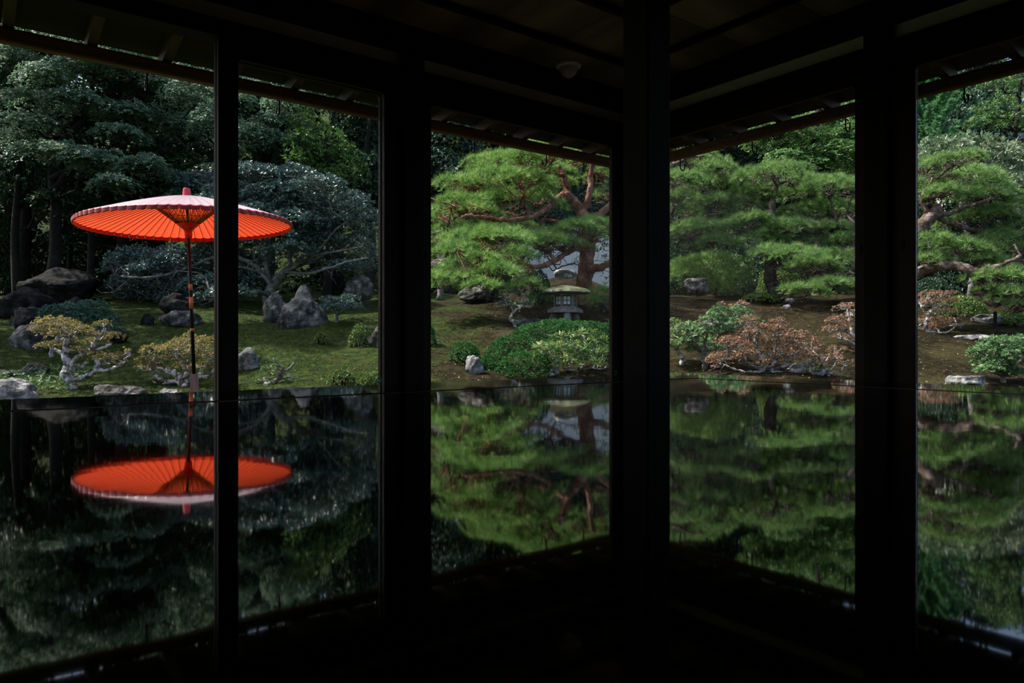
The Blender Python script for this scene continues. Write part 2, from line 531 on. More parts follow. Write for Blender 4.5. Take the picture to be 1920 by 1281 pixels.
def sliding_door(i, a0, a1, g0, g1, t, along_s, sticker=None, top=1.70):
    """one framed sliding pane; a0..a1 outer edges, g0..g1 glass edges"""
    c = ((a0 + a1) / 2, t, 0) if along_s else (t, (a0 + a1) / 2, 0)
    h = House('window_%d' % i, c)
    def bx(name, a, z, mat, th=.016, bev=.004):
        if along_s:
            return h.box(name, a, (t - th, t + th), z, mat, bev)
        return h.box(name, (t - th, t + th), a, z, mat, bev)
    bx('stile', (a0, g0), (.005, 1.774), M['door_wood'])
    bx('stile', (g1, a1), (.005, 1.774), M['door_wood'])
    bx('top_rail', (g0, g1), (top, 1.774), M['door_wood'], .0155, .002)
    bx('bottom_rail', (g0, g1), (.005, .12), M['door_wood'], .0155, .002)
    bx('glass', (g0, g1), (.12, top), M['glass'], .002, 0)
    for e, sg in ((g0, 1), (g1, -1)):          # rounded corner pieces at the top of the pane
        r = .022
        poly = [(e, top), (e, top - r)] + [(e + sg * (r - r * math.cos(q)), top - r + r * math.sin(q)) for q in np.linspace(0, PI / 2, 6)[1:]]
        mb = MB()
        mb.prism(poly, t - .015, t + .015, 1 if along_s else 0)
        h.mb('corner_fillet', mb, M['door_wood'])
    # finger pull
    e = (a0 + g0) / 2 if (a1 - a0) < 1.2 else (a1 + g1) / 2
    mb = MB()
    mb.lathe([(.006, 0), (.010, .0005), (.011, .0012), (.008, .0022), (.003, .0024)], 12)
    me = mb.mesh('finger_pull')
    me.transform(Matrix.Scale(2.2, 4, (0, 1, 0)) @ Matrix.Identity(4))
    if along_s:
        me.transform(Matrix.Rotation(-PI / 2, 4, 'X'))
        loc = Vector((e, t + .016, .88))
    else:
        me.transform(Matrix.Rotation(PI / 2, 4, 'Z') @ Matrix.Rotation(-PI / 2, 4, 'X') @ Matrix.Identity(4))
        me.transform(Matrix.Scale(-1, 4, (1, 0, 0)))
        loc = Vector((t + .016, e, .88))
    link('finger_pull', me, M['iron'], h.o, loc - h.c)
    if sticker:
        ring_marker(h, 'sticker', sticker[0], t + (.0175 if sticker[2] else .004), sticker[1], along_s)
    return h

sliding_door(1, .062, 1.611, .171, 1.546, .0, True, (.145, .213, True))
sliding_door(2, 1.735, 2.655, 1.836, 2.567, .02, True, (1.862, .222, False))
sliding_door(3, 1.735, 2.655, 1.836, 2.567, -.024, True)
sliding_door(4, 3.632, 4.46, 3.72, 4.37, .02, True)
sliding_door(5, 4.36, 5.238, 4.45, 5.15, -.024, True)
sliding_door(6, .062, 1.614, .171, 1.551, .0, False, (1.50, .222, False))
sliding_door(7, 1.737, 2.62, 1.847, 2.53, .02, False)
sliding_door(8, 2.53, 3.508, 2.62, 3.42, -.024, False)
sliding_door(9, 3.632, 4.46, 3.72, 4.37, .02, False)
sliding_door(10, 4.36, 5.238, 4.45, 5.15, -.024, False)

# eaves: rafters on a log beam, boards above
SL, SR = -.90, -.97
ea = House('roof', (.0, .0, 2.2))
def zl(t): return 2.03 + .2 * (t - SL)
def zr(s): return 2.03 + .2 * 1.5 / 1.57 * (s - SR)
def slab(left, u0, u1, d0, d1, up0, up1, name, mat, mitre=False):
    """sloping slab piece: u along the wall, d across it (negative = outside)"""
    z = zl if left else zr
    def pt(u, d, up):
        if mitre:
            # clip the near end on the hip line
            lim = d if not left else (d - SL) * (1.57 / 1.5) + SR
            lim2 = (d - SR) * (1.5 / 1.57) + SL
            u = max(u, lim if left else lim2)
        return (u, d, z(d) + up) if left else (d, u, z(d) + up)
    mb = MB()
    v = [pt(u0, d0, up0), pt(u1, d0, up0), pt(u1, d1, up0), pt(u0, d1, up0), pt(u0, d0, up1), pt(u1, d0, up1), pt(u1, d1, up1), pt(u0, d1, up1)]
    mb.add(v, [(0, 3, 2, 1), (4, 5, 6, 7), (0, 1, 5, 4), (1, 2, 6, 5), (2, 3, 7, 6), (3, 0, 4, 7)])
    ea.mb(name, mb, mat, tuple(np.mean(v, axis=0)))
for left in (True, False):
    S0 = SL if left else SR
    lo = -1.2
    d_edge, d_in = S0 - .12, .6
    nb = 6
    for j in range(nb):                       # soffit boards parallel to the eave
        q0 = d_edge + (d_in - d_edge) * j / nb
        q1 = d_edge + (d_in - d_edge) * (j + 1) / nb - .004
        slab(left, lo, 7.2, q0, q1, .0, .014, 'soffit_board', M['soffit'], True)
    slab(left, lo - .1, 7.2, d_edge - .03, d_in, .02, .12, 'roof_deck', M['tile'], True)
    start = -.52 if left else -.55
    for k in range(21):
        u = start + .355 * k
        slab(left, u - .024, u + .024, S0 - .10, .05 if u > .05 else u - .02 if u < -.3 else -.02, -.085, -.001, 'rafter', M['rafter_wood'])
ea.box('roof_top', (.4, 7.2), (.4, 7.2), (2.44, 2.6), M['tile'])
# the eave beams
hbox('trim_20', (SR - .25, 7.0), (SL - .03, SL + .03), (1.87, 1.944), M['eave_wood'], .012)
hbox('trim_21', (SR - .03, SR + .03), (SL + .03, 7.0), (1.87, 1.944), M['eave_wood'], .012)
for i, (s, t) in enumerate([(SR, SL), (1.7, SL), (4.6, SL), (SR, 2.95), (SR, 5.6)]):
    if i in (1, 3):
        continue
# gutter hooks of bent iron under the beams
hooks = [(s, SL, True) for s in (2.765, 2.04, .614, -.063, -.458)] + [(SR, t, False) for t in (-.395, .267, .963, 1.662)]
ordn = ['first', 'second', 'third', 'fourth', 'fifth', 'sixth', 'seventh', 'eighth', 'ninth']
for i, (s, t, al) in enumerate(hooks):
    o = thing('gutter_hook', 'bent black iron gutter hook under the eave beam, %s from the left' % ordn[i], 'hook', HW(s, t, 1.87), 'gutter hooks under the eaves')
    o.rotation_euler = (0, 0, A2)
    mb = MB()
    d = Vector((0, -1, 0)) if al else Vector((-1, 0, 0))
    pts = [(d * .036 + Vector((0, 0, .075))), (d * .036), (d * .036 + Vector((0, 0, -.035)))]
    for a in np.linspace(0, PI, 8):
        pts.append(d * (.036 + .028 - .028 * math.cos(a)) + Vector((0, 0, -.05 - .028 * math.sin(a))))
    pts.append(d * .092 + Vector((0, 0, -.02)))
    mb.tube(pts, .005, 6)
    mb.build('bent_strap', M['iron'], o)
    mb = MB()
    mb.tube([d * .036 + Vector((0, 0, .03)), d * .044 + Vector((0, 0, .03))], .010, 8)
    mb.build('nail_plate', M['iron'], o)
# ceiling lamp
lp = Vector((.337, 4.29, 0)) - K
sl = MH.inverted() @ Vector((.337, 4.29, 0))
lamp = thing('ceiling_light', 'small round dome ceiling light with pale rim on dark boards', 'ceiling light', HW(sl[0], sl[1], 2.07))
mb = MB()
mb.lathe([(.073, 0), (.076, -.006), (.074, -.014), (.060, -.020), (.054, -.018)], 32)
mb.build('rim', M['lamp_white'], lamp)
mb = MB()
mb.lathe([(.056, -.016)] + [(.056 * math.cos(a), -.018 - .060 * math.sin(a)) for a in np.linspace(.05, PI / 2 - .02, 9)], 32)
mb.build('dome', M['lamp_dome'], lamp)

# ------------------------------------------------------------------ the lacquered table
def lacquer():
    m, n, l = new_mat('black_lacquer')
    tc = n.new('ShaderNodeTexCoord')
    mp = n.new('ShaderNodeMapping')
    mp.inputs['Scale'].default_value = (1, 1, 1)
    l.new(tc.outputs['Object'], mp.inputs[0])
    nz = n.new('ShaderNodeTexNoise')
    nz.inputs['Scale'].default_value = 9
    nz.inputs['Detail'].default_value = 3
    l.new(mp.outputs[0], nz.inputs['Vector'])
    bp = n.new('ShaderNodeBump')
    bp.inputs['Strength'].default_value = .012
    bp.inputs['Distance'].default_value = .01
    l.new(nz.outputs[0], bp.inputs['Height'])
    b = n.new('ShaderNodeBsdfPrincipled')
    b.inputs['Base Color'].default_value = (.003, .0025, .0022, 1)
    b.inputs['Roughness'].default_value = .03
    b.inputs['IOR'].default_value = 1.9
    l.new(bp.outputs[0], b.inputs['Normal'])
    o = n.new('ShaderNodeOutputMaterial')
    l.new(b.outputs[0], o.inputs[0])
    return m
M['lacquer'] = lacquer()
TS, TT, TL, TW, TZ = 2.095, 2.164, 1.86, 1.42, .34
tb = House('low_table', (TS + TL / 2, TT + TW / 2, 0), kind=None, label='wide low black lacquer table mirroring the garden', cat='table')
g, ins_l, ins_r = .024, .180, .198     # groove, border width on the two visible sides
def slab_top(name, s, t):
    tb.box(name, s, t, (TZ - .03, TZ), M['lacquer'], .0012)
slab_top('border_board', (TS, TS + TL), (TT, TT + ins_r))
slab_top('border_board', (TS, TS + TL), (TT + TW - ins_r, TT + TW))
slab_top('border_board', (TS, TS + ins_l), (TT + ins_r, TT + TW - ins_r))
slab_top('border_board', (TS + TL - ins_l, TS + TL), (TT + ins_r, TT + TW - ins_r))
slab_top('top_panel', (TS + ins_l + g, TS + TL - ins_l - g), (TT + ins_r + g, TT + TW - ins_r - g))
inlay = plain('matte_inlay', (.004, .0035, .003), .5, .1)
for a, b in (((TS + ins_l, TS + TL - ins_l), (TT + ins_r, TT + ins_r + g)), ((TS + ins_l, TS + TL - ins_l), (TT + TW - ins_r - g, TT + TW - ins_r)),
             ((TS + ins_l, TS + ins_l + g), (TT + ins_r + g, TT + TW - ins_r - g)), ((TS + TL - ins_l - g, TS + TL - ins_l), (TT + ins_r + g, TT + TW - ins_r - g))):
    tb.box('inlay_strip', a, b, (TZ - .03, TZ - .0004), inlay)
tb.box('under_frame', (TS + .03, TS + TL - .03), (TT + .03, TT + TW - .03), (TZ - .075, TZ - .0305), M['dark_wood'], .004)
for s in (TS + .06, TS + TL - .13):
    for t in (TT + .06, TT + TW - .13):
        tb.box('leg', (s, s + .07), (t, t + .07), (0, TZ - .0755), M['dark_wood'], .006)

# ------------------------------------------------------------------ plants: generators
RNG = np.random.default_rng(11)

def basis(ax):
    ref = np.where(np.abs(ax[:, 2:3]) < .9, np.array([[0, 0, 1.0]]), np.array([[1.0, 0, 0]]))
    t1 = np.cross(ax, ref)
    t1 /= np.linalg.norm(t1, axis=1)[:, None] + 1e-9
    return t1, np.cross(ax, t1)

def whorl(pts, axes, n, L, wd, spread, leaf=True, lo=.15, droop=0.0):
    """n leaves or needles round every point; returns verts, tris, var"""
    m = len(pts)
    p = np.repeat(pts, n, 0)
    ax = np.repeat(axes, n, 0)
    ax = ax / (np.linalg.norm(ax, axis=1)[:, None] + 1e-9)
    t1, t2 = basis(ax)
    k = len(p)
    az = RNG.uniform(0, 2 * PI, k)
    th = spread * (lo + (1 - lo) * np.sqrt(RNG.uniform(0, 1, k)))
    d = ax * np.cos(th)[:, None] + (t1 * np.cos(az)[:, None] + t2 * np.sin(az)[:, None]) * np.sin(th)[:, None]
    if droop:
        d[:, 2] -= droop
        d /= np.linalg.norm(d, axis=1)[:, None]
    ln = L * RNG.uniform(.7, 1.25, k)[:, None]
    tv = np.repeat(RNG.uniform(0, 1, m), n)
    var = np.clip(.65 * tv + .35 * RNG.uniform(0, 1, k), 0, 1)
    if not leaf:
        side = np.cross(d, RNG.normal(size=(k, 3)))
        side /= np.linalg.norm(side, axis=1)[:, None] + 1e-9
        v = np.stack([p + side * wd / 2, p - side * wd / 2, p + d * ln], 1).reshape(-1, 3)
        return v, np.arange(3 * k).reshape(-1, 3), np.repeat(var, 3)
    side = np.cross(d, ax + .25 * RNG.normal(size=(k, 3)))
    side /= np.linalg.norm(side, axis=1)[:, None] + 1e-9
    nr = np.cross(side, d)
    ww = wd * RNG.uniform(.75, 1.2, k)[:, None]
    mid = p + d * ln * .5
    v = np.stack([p + d * ln * .06, mid + side * ww / 2 + nr * ww * .18, p + d * ln - nr * ln * .08, mid - side * ww / 2 + nr * ww * .18], 1).reshape(-1, 3)
    b = (np.arange(k) * 4)[:, None]
    t = np.concatenate([b + np.array([[0, 1, 2]]), b + np.array([[0, 2, 3]])], 1).reshape(-1, 3)
    return v, t, np.repeat(var, 4)

def pad_points(c, rx, ry, h, n, lift=.8, under=.5):
    az = RNG.uniform(0, 2 * PI, n)
    r = np.sqrt(RNG.uniform(0, 1, n))
    ph = RNG.uniform(0, 6.3, 4)
    out = 1 + .16 * np.sin(3 * az + ph[0]) + .12 * np.sin(5 * az + ph[1]) + .07 * np.sin(9 * az + ph[2])
    x, y = rx * r * np.cos(az) * out, ry * r * np.sin(az) * out
    fx = 2 * PI / max(rx * .7, .15)
    lump = .5 + .5 * np.sin(x * fx + ph[2]) * np.cos(y * fx * .9 + ph[3])
    z = h * (np.sqrt(np.maximum(1 - r ** 2, 0)) * (.62 + .38 * lump)) - h * under * RNG.uniform(0, 1, n) ** 1.6
    tx, ty = RNG.normal(0, .07, 2)
    z = z + x * tx + y * ty
    ax = np.stack([x / rx * .75, y / ry * .75, np.full(n, lift)], 1) + RNG.normal(0, .28, (n, 3))
    return np.stack([x, y, z], 1) + c, ax

def limb(p0, p1, wob, arch, n=7):
    p0, p1 = np.asarray(p0, float), np.asarray(p1, float)
    t = np.linspace(0, 1, n)[:, None]
    L = np.linalg.norm(p1 - p0)
    q = p0 + (p1 - p0) * t
    j = RNG.normal(0, 1, (n, 3)) * wob * L * np.sin(PI * t) * .6
    ph = RNG.uniform(0, 6.3, 3)
    j += np.sin(t * 2 * PI * 1.1 + ph) * wob * L * np.sin(PI * t)
    q = q + j
    q[:, 2:3] += arch * L * np.sin(PI * t)
    return q

def smooth_path(pts, n=None):
    pts = np.asarray(pts, float)
    m = len(pts)
    if m < 3:
        return pts
    n = n or 4
    ext = np.vstack([2 * pts[0] - pts[1], pts, 2 * pts[-1] - pts[-2]])
    out = []
    for i in range(m - 1):
        a, b, c_, d = ext[i:i + 4]
        for t in np.arange(n) / n:
            out.append(.5 * (2 * b + (c_ - a) * t + (2 * a - 5 * b + 4 * c_ - d) * t ** 2 + (3 * b - a - 3 * c_ + d) * t ** 3))
    out.append(pts[-1])
    return np.array(out)

LEAF = {  # n per whorl, length, width, spread, is leaf, whorls per m2 of pad
    'pine':   dict(n=24, L=.135, wd=.0075, spread=1.2, leaf=False, dens=205),
    'maple':  dict(n=4, L=.072, wd=.040, spread=1.45, leaf=True, dens=480, lo=.6, droop=.1),
    'broad':  dict(n=6, L=.075, wd=.030, spread=1.2, leaf=True, dens=260),
    'azalea': dict(n=6, L=.030, wd=.014, spread=1.25, leaf=True, dens=900),
    'long':   dict(n=8, L=.11, wd=.028, spread=1.35, leaf=True, dens=190, lo=.35),
    'box':    dict(n=6, L=.030, wd=.014, spread=1.1, leaf=True, dens=1100),
    'far':    dict(n=5, L=.13, wd=.065, spread=1.3, leaf=True, dens=120),
}

def pad_plant(name, label, cat, base, D, trunks, pads, leaf, lmat, bark, group=None, r_limb=.03, wob=.09, arch=.06, pad_name='leaf_spray',
              twigs=9, depth=.75, ddz=.6, dens=1.0, size=1.0, twig_r=.006, stems=True, lift=.8, under=.5, hk=.85, attach_low=0.0, dead=0):
    """trunks: list of (points, r0, r1) in world coordinates; pads: (px, py, w, h[, dd]) as seen, at depth D + dd"""
    base = np.asarray(base, float)
    root = thing(name, label, cat, tuple(base), group)
    nodes, rad = [], []
    for i, (pts, r0, r1) in enumerate(trunks):
        q = smooth_path(pts, 5)
        n = len(q)
        q[1:] += RNG.normal(0, 1, (n - 1, 3)) * np.minimum(np.linspace(r0, r1, n)[1:, None] * .25, .011)
        rr = np.linspace(r0, r1, n) * (1 + (.10 if r0 < .09 else .04) * RNG.normal(size=n))
        if i == 0:
            rr[0] *= 1.35
        mb = MB()
        mb.tube(q - base, rr, 10)
        mb.build('trunk' if i == 0 else 'branch', bark, root)
        nodes += list(q)
        rad += list(rr)
    nodes = np.array(nodes)
    spec = LEAF[leaf]
    rnd = random.Random(len(pads) * 7 + int(D * 10))
    tw = MB()
    for pd in pads:
        px, py, pw, phh = pd[:4]
        dd = pd[4] if len(pd) > 4 else rnd.uniform(-ddz, ddz)
        d = D + dd
        k = d / F
        c = P(px, py + phh * .22, d)
        rx = pw / 2 * k
        ry = rx * depth
        h = phh * k * hk
        area = PI * rx * ry
        n = max(10, int(spec['dens'] * dens * area / size ** 2))
        pts, ax = pad_points(c, rx, ry, h, n, lift, under)
        v, t, var = whorl(pts, ax, spec['n'], spec['L'] * size, spec['wd'] * size, spec['spread'], spec['leaf'], spec.get('lo', .15), spec.get('droop', 0))
        link(pad_name, mesh_np(pad_name, v - base, t, var), lmat, root, kind='stuff')
        if stems and len(nodes):
            end = c - np.array([0, 0, h * .12])
            dist = np.linalg.norm(nodes - end, axis=1) + 1.6 * np.maximum(nodes[:, 2] - end[2], 0) + .3 * np.abs(nodes[:, 2] - end[2] + attach_low)
            i = int(np.argmin(dist))
            q = limb(nodes[i], end, wob, arch, 9)
            r0 = min(r_limb, rad[i] * .8)
            mb = MB()
            mb.tube(q - base, np.linspace(r0, max(r0 * .35, twig_r), 9), 6)
            mb.build('branch', bark, root)
            for j in range(twigs):
                e = pts[RNG.integers(n)]
                s0 = q[RNG.integers(5, 9)]
                b = limb(s0, e, .12, .02, 4)
                tw.tube(b - base, np.linspace(max(twig_r, r0 * .3), twig_r * .5, 4), 3, False)
            for j in range(dead):        # short bare side twigs along the limb
                s0 = q[RNG.integers(3, 9)]
                e = s0 + RNG.normal(0, 1, 3) * np.array([.5, .4, .18]) * rx
                b = limb(s0, e, .15, .02, 4)
                tw.tube(b - base, np.linspace(twig_r * 1.4, twig_r * .5, 4), 3, False)
    if tw.v:
        tw.build('twigs', bark, root, kind='stuff')
    return root

def PT(D, *pp):
    """picture points (x, y[, extra depth]) at depth D"""
    return [P(p[0], p[1], D + (p[2] if len(p) > 2 else 0)) for p in pp]

def dome_shrub(name, label, px, py_top, py_base, wpx, lmat, leaf='box', group=None, dens=1.0, size=1.0, d=None, depth=.9, cat='shrub', stem=True):
    d = d or hit(px, py_base)
    b = P(px, py_base, d)
    k = d / F
    rx, h = wpx / 2 * k, (py_base - py_top) * k
    ry = rx * depth
    base = np.array([b[0], d + ry * .6, 0])
    base[2] = float(gz(base[0], base[1]))
    h = b[2] + h - base[2] if b[2] + h - base[2] > .1 else h
    h = min(h, 1.35 * (py_base - py_top) * k)
    spec = LEAF[leaf]
    n = int(spec['dens'] * dens / size ** 2 * (PI * rx * ry + PI * (rx + ry) * h) * .9)
    u = RNG.normal(size=(n, 3))
    u[:, 2] = np.abs(u[:, 2])
    u /= np.linalg.norm(u, axis=1)[:, None]
    r = 1 - .14 * RNG.uniform(0, 1, n) ** 2
    bump = 1 + .03 * np.sin(u[:, 0] * 9 + 1) * np.sin(u[:, 1] * 8) + .02 * np.sin(u[:, 2] * 14)
    pts = u * (r * bump)[:, None] * np.array([rx, ry, h])
    ax = u / np.array([rx, ry, h])
    ax /= np.linalg.norm(ax, axis=1)[:, None]
    ax = ax + RNG.normal(0, .25, (n, 3))
    v, t, var = whorl(pts, ax, spec['n'], spec['L'] * size, spec['wd'] * size, spec['spread'], True)
    root = thing(name, label, cat, tuple(base), group)
    link('foliage', mesh_np('foliage', v, t, var), lmat, root, kind='stuff')
    mb = MB()
    for i in range(9):
        a = i / 9 * 2 * PI
        e = np.array([.72 * rx * math.cos(a), .72 * ry * math.sin(a), h * (.5 + .2 * (i % 2))])
        mb.tube(limb((.03 * math.cos(a), .03 * math.sin(a), -.05), e, .06, .05, 5), np.linspace(.018, .006, 5), 5)
    mb.build('stems', M['bark_dark'], root)
    return root

# ------------------------------------------------------------------ rocks
def rock_mesh(rx, ry, rz, seed, peak=0.0, flat=.0, facets=7, sub=4):
    bm = bmesh.new()
    bmesh.ops.create_icosphere(bm, subdivisions=sub, radius=1)
    rnd = random.Random(seed)
    pl = []
    for i in range(facets):
        n = Vector((rnd.uniform(-1, 1), rnd.uniform(-1, 1), rnd.uniform(-.3, 1))).normalized()
        pl.append((n, rnd.uniform(.62, .86)))
    off = Vector((seed * 3.7, seed * 1.3, seed * .9))
    for v in bm.verts:
        p = v.co.copy()
        for n, dd in pl:
            e = p.dot(n) - dd
            if e > 0:
                p -= n * e * .92
        if flat and p.z > 1 - flat:
            p.z = 1 - flat + (p.z - 1 + flat) * .12
        p += v.co * (noise.fractal(p * 1.7 + off, .75, 2.1, 6) * .17)
        p += v.co * (abs(noise.noise(p * 4.5 + off)) * -.10 + abs(noise.noise(p * 11 + off)) * -.035)
        if peak:
            q = max(0, (p.z + .6) / 1.6)
            p.x *= 1 - peak * q
            p.y *= 1 - peak * .8 * q
        v.co = Vector((p.x * rx, p.y * ry, p.z * rz))
    me = bpy.data.meshes.new('rock')
    bm.to_mesh(me)
    bm.free()
    me.polygons.foreach_set('use_smooth', np.ones(len(me.polygons), dtype=bool))
    return me

def rock(label, px, top, base, wpx, seed, mat='stone', d=None, peak=0, flat=0, depth=.75, name='rock', cat='rock', group=None, sink=.25):
    """a boulder seen between picture rows top and base, sunk a little into the ground"""
    d = d or hit(px, base)
    k = d / F
    rx, h = wpx / 2 * k, (base - top) * k
    ry = rx * depth
    me = rock_mesh(1, 1, 1, seed, peak, flat)
    co = np.empty(len(me.vertices) * 3)
    me.vertices.foreach_get('co', co)
    co = co.reshape(-1, 3)
    lo_, hi_ = co.min(0), co.max(0)
    co = (co - (lo_ + hi_) / 2) / (hi_ - lo_) * np.array([2 * rx, 2 * ry, h * (1 + sink)])
    co[:, 2] += h * (1 + sink) / 2 - h * sink
    me.vertices.foreach_set('co', co.ravel())
    me.update()
    zb = CZ + (640.5 - base) / F * d
    return thing(name, label, cat, ((px - 960) / F * (d + ry * .6), d + ry * .6, zb), group, me, M[mat])

# ------------------------------------------------------------------ red paper parasol
def parasol():
    D = 7.0
    zg = float(gz(-3.07, D))
    top = P(350, 353, D)
    low = P(365, 735, D)
    ax = Vector(top - low).normalized()
    base = Vector(low) + ax * ((zg - low[2]) / ax.z)
    root = thing('parasol', 'large red paper parasol on a black lacquered pole', 'parasol', base)
    root.rotation_euler = Vector((0, 0, 1)).rotation_difference(ax).to_euler()
    def hz(py):
        return CZ + (640.5 - py) / F * D - zg
    R, NS = .962, 72
    zr_, za = hz(418), hz(367)
    def prof(r):
        return zr_ + (za - zr_) * (1 - (r / R) ** 1.3)
    # canopy
    m, n, l = new_mat('red_paper')
    b = n.new('ShaderNodeBsdfPrincipled')
    b.inputs['Base Color'].default_value = (.80, .035, .02, 1)
    b.inputs['Roughness'].default_value = .33
    b.inputs['Specular IOR Level'].default_value = .8
    b.inputs['Coat Weight'].default_value = .35
    b.inputs['Coat Roughness'].default_value = .35
    b.inputs['Sheen Weight'].default_value = 1.0
    b.inputs['Sheen Roughness'].default_value = .35
    b.inputs['Sheen Tint'].default_value = (1, .9, .92, 1)
    t = n.new('ShaderNodeBsdfTranslucent')
    t.inputs[0].default_value = (.80, .075, .026, 1)
    mx = n.new('ShaderNodeMixShader')
    mx.inputs[0].default_value = .44
    ge = n.new('ShaderNodeNewGeometry')
    cm = n.new('ShaderNodeMix')
    cm.data_type = 'RGBA'
    cm.inputs[6].default_value = (.97, .72, .76, 1)
    cm.inputs[7].default_value = (.80, .035, .02, 1)
    l.new(ge.outputs['Backfacing'], cm.inputs[0])
    l.new(cm.outputs[2], b.inputs['Base Color'])
    o = n.new('ShaderNodeOutputMaterial')
    l.new(b.outputs[0], mx.inputs[1])
    l.new(t.outputs[0], mx.inputs[2])
    l.new(mx.outputs[0], o.inputs[0])
    paper = m
    trim = plain('parasol_trim', (.42, .012, .03), .35, .6)
    ribm = plain('parasol_rib', (.045, .008, .006), .45)
    lac = plain('black_pole', (.008, .007, .008), .4, .2)
    band = plain('copper_band', (.62, .19, .075), .45)
    gold = plain('gold_thread', (.45, .26, .03), .5)
    redm = plain('red_lacquer', (.55, .015, .03), .22, .7)
    rs = [.03, .12, .25, .4, .55, .7, .82, .91, R]
    def panel(i):
        vs, fs = [], []
        a0, a1 = 2 * PI * i / NS, 2 * PI * (i + 1) / NS
        nu = 4
        for r in rs:
            for u in range(nu + 1):
                f = u / nu
                a = a0 + (a1 - a0) * f
                sag = -.010 * (r / R) * math.sin(PI * f)
                vs.append((r * math.cos(a), r * math.sin(a), prof(r) + sag))
        w_ = nu + 1
        for j in range(len(rs) - 1):
            for u in range(nu):
                fs.append((j * w_ + u, (j + 1) * w_ + u, (j + 1) * w_ + u + 1, j * w_ + u + 1))
        return vs, fs
    for i in range(NS):
        vs, fs = panel(i)
        mb = MB()
        mb.add(vs, fs, True)
        mb.build('canopy_panel', paper, root)
        # folded hem of the panel
        a0, a1 = 2 * PI * (i + .04) / NS, 2 * PI * (i + .96) / NS
        mb = MB()
        hv, hf = [], []
        for u in range(6):
            f = u / 5
            a = a0 + (a1 - a0) * f
            bulge = .007 * math.sin(PI * f)
            sag = -.010 * math.sin(PI * f)
            for rr, dz in ((R - .001, .003), (R + .006 + bulge, -.006), (R + .004 + bulge, -.036), (R - .004, -.040)):
                hv.append((rr * math.cos(a), rr * math.sin(a), prof(R) + sag * .6 + dz))
        for u in range(5):
            for q in range(4):
                q2 = (q + 1) % 4
                hf.append((u * 4 + q, u * 4 + q2, (u + 1) * 4 + q2, (u + 1) * 4 + q))
        hf += [(0, 1, 2, 3), (23, 22, 21, 20)]
        mb.add(hv, hf, False)
        mb.build('hem', trim, root)
    hub_z, run_z = hz(430), hz(440)
    for i in range(NS):
        a = 2 * PI * i / NS
        ca, sa = math.cos(a), math.sin(a)
        mb = MB()
        mb.tube([(r * ca, r * sa, prof(r) - .007) for r in (.035, .3, .6, .8, R + .004)], [.003, .0036, .0036, .0034, .003], 5)
        mb.build('rib', ribm, root)
        mb = MB()
        re = .345
        mb.tube([(.036 * ca, .036 * sa, hub_z), (.2 * ca, .2 * sa, hub_z + (prof(re) - hub_z) * .52), (re * ca, re * sa, prof(re) - .010)], [.0030, .0028, .0024], 4)
        mb.build('stretcher', ribm, root)
    # crossed threads and gold rings between the stretchers
    mb = MB()
    for i in range(NS):
        for sg in (1, -1):
            pts = []
            for f in np.linspace(.12, .97, 7):
                r = .036 + (.345 - .036) * f
                a = 2 * PI * (i + sg * f * 2.2) / NS
                pts.append((r * math.cos(a), r * math.sin(a), hub_z + (prof(.345) - .012 - hub_z) * f))
            mb.tube(pts, .0011, 3, False, False)
    mb.build('thread_net', gold, root, kind='stuff')
    for f in (.30, .36, .42, .74):
        r = .036 + .309 * f
        z = hub_z + (prof(.345) - .012 - hub_z) * f
        mb = MB()
        pts = [(r * math.cos(a), r * math.sin(a), z) for a in np.linspace(0, 2 * PI, 45)]
        mb.tube(pts, .0032, 4, False)
        mb.build('thread_ring', gold, root)
    mb = MB()
    mb.lathe([(.022, hz(448)), (.030, hz(447)), (.033, hz(443)), (.037, hz(440)), (.034, hz(439)), (.037, hz(434)), (.046, hz(430)), (.105, hz(421)), (.103, hz(420.4)), (.03, hz(429))], 32)
    mb.build('runner', redm, root)
    mb = MB()
    mb.lathe([(.018, prof(.03) - .12), (.03, prof(.03) - .11), (.032, prof(.03) - .03), (.04, prof(.03) - .012)], 20)
    mb.build('upper_hub', ribm, root)
    mb = MB()
    mb.lathe([(.047, prof(.04) - .01), (.042, prof(.04) + .01), (.034, hz(355)), (.034, hz(353.6)), (.028, hz(353))], 24)
    mb.build('finial', redm, root)
    mb = MB()
    mb.tube([(0, 0, hz(720)), (0, 0, hz(560)), (0, 0, prof(.03) - .02)], [.0175, .0165, .0125], 14)
    mb.build('pole', lac, root)
    for y0, y1 in ((533, 544.5), (557, 579), (616, 621.5)):
        mb = MB()
        mb.tube([(0, 0, hz(y1)), (0, 0, hz(y0))], .0185, 16)
        mb.build('copper_band', band, root, label='copper coloured binding on the pole')
    for py in (536, 619):
        mb = MB()
        pts = [(.0188 * math.cos(a), .0188 * math.sin(a), hz(py)) for a in np.linspace(0, 2 * PI, 20)]
        mb.tube(pts, .0014, 4, False)
        mb.build('band_edge', trim, root)
    # weathered wooden sleeve the pole stands in
    st = thing('parasol_stand', 'weathered pinkish wooden sleeve post holding the parasol pole', 'stand', (base.x, base.y, zg))
    st.rotation_euler = root.rotation_euler
    wood = noise_mat('weathered_pink_wood', [(.3, (.22, .12, .11)), (.7, (.42, .28, .26))], 5, .85, .3, 40, (6, 6, .6))
    h = hz(701)
    mb = MB()
    o_, i_ = .037, .022
    for q in range(4):
        a = q * PI / 2 + .35
        c_, s_ = math.cos(a), math.sin(a)
        poly = [(i_, -i_), (o_, -o_), (o_, o_), (i_, i_)]
        mb2 = MB()
        mb2.prism([(x * c_ - y * s_, x * s_ + y * c_) for x, y in poly], -.1, h)
        mb2.build('sleeve_board', wood, st)
    mb = MB()
    mb.tube([(-.030, -.012, h - .01), (-.038, -.02, h + .05), (-.052, -.015, h + .085)], [.010, .012, .013], 8)
    mb.build('wedge', wood, st)
    mb = MB()
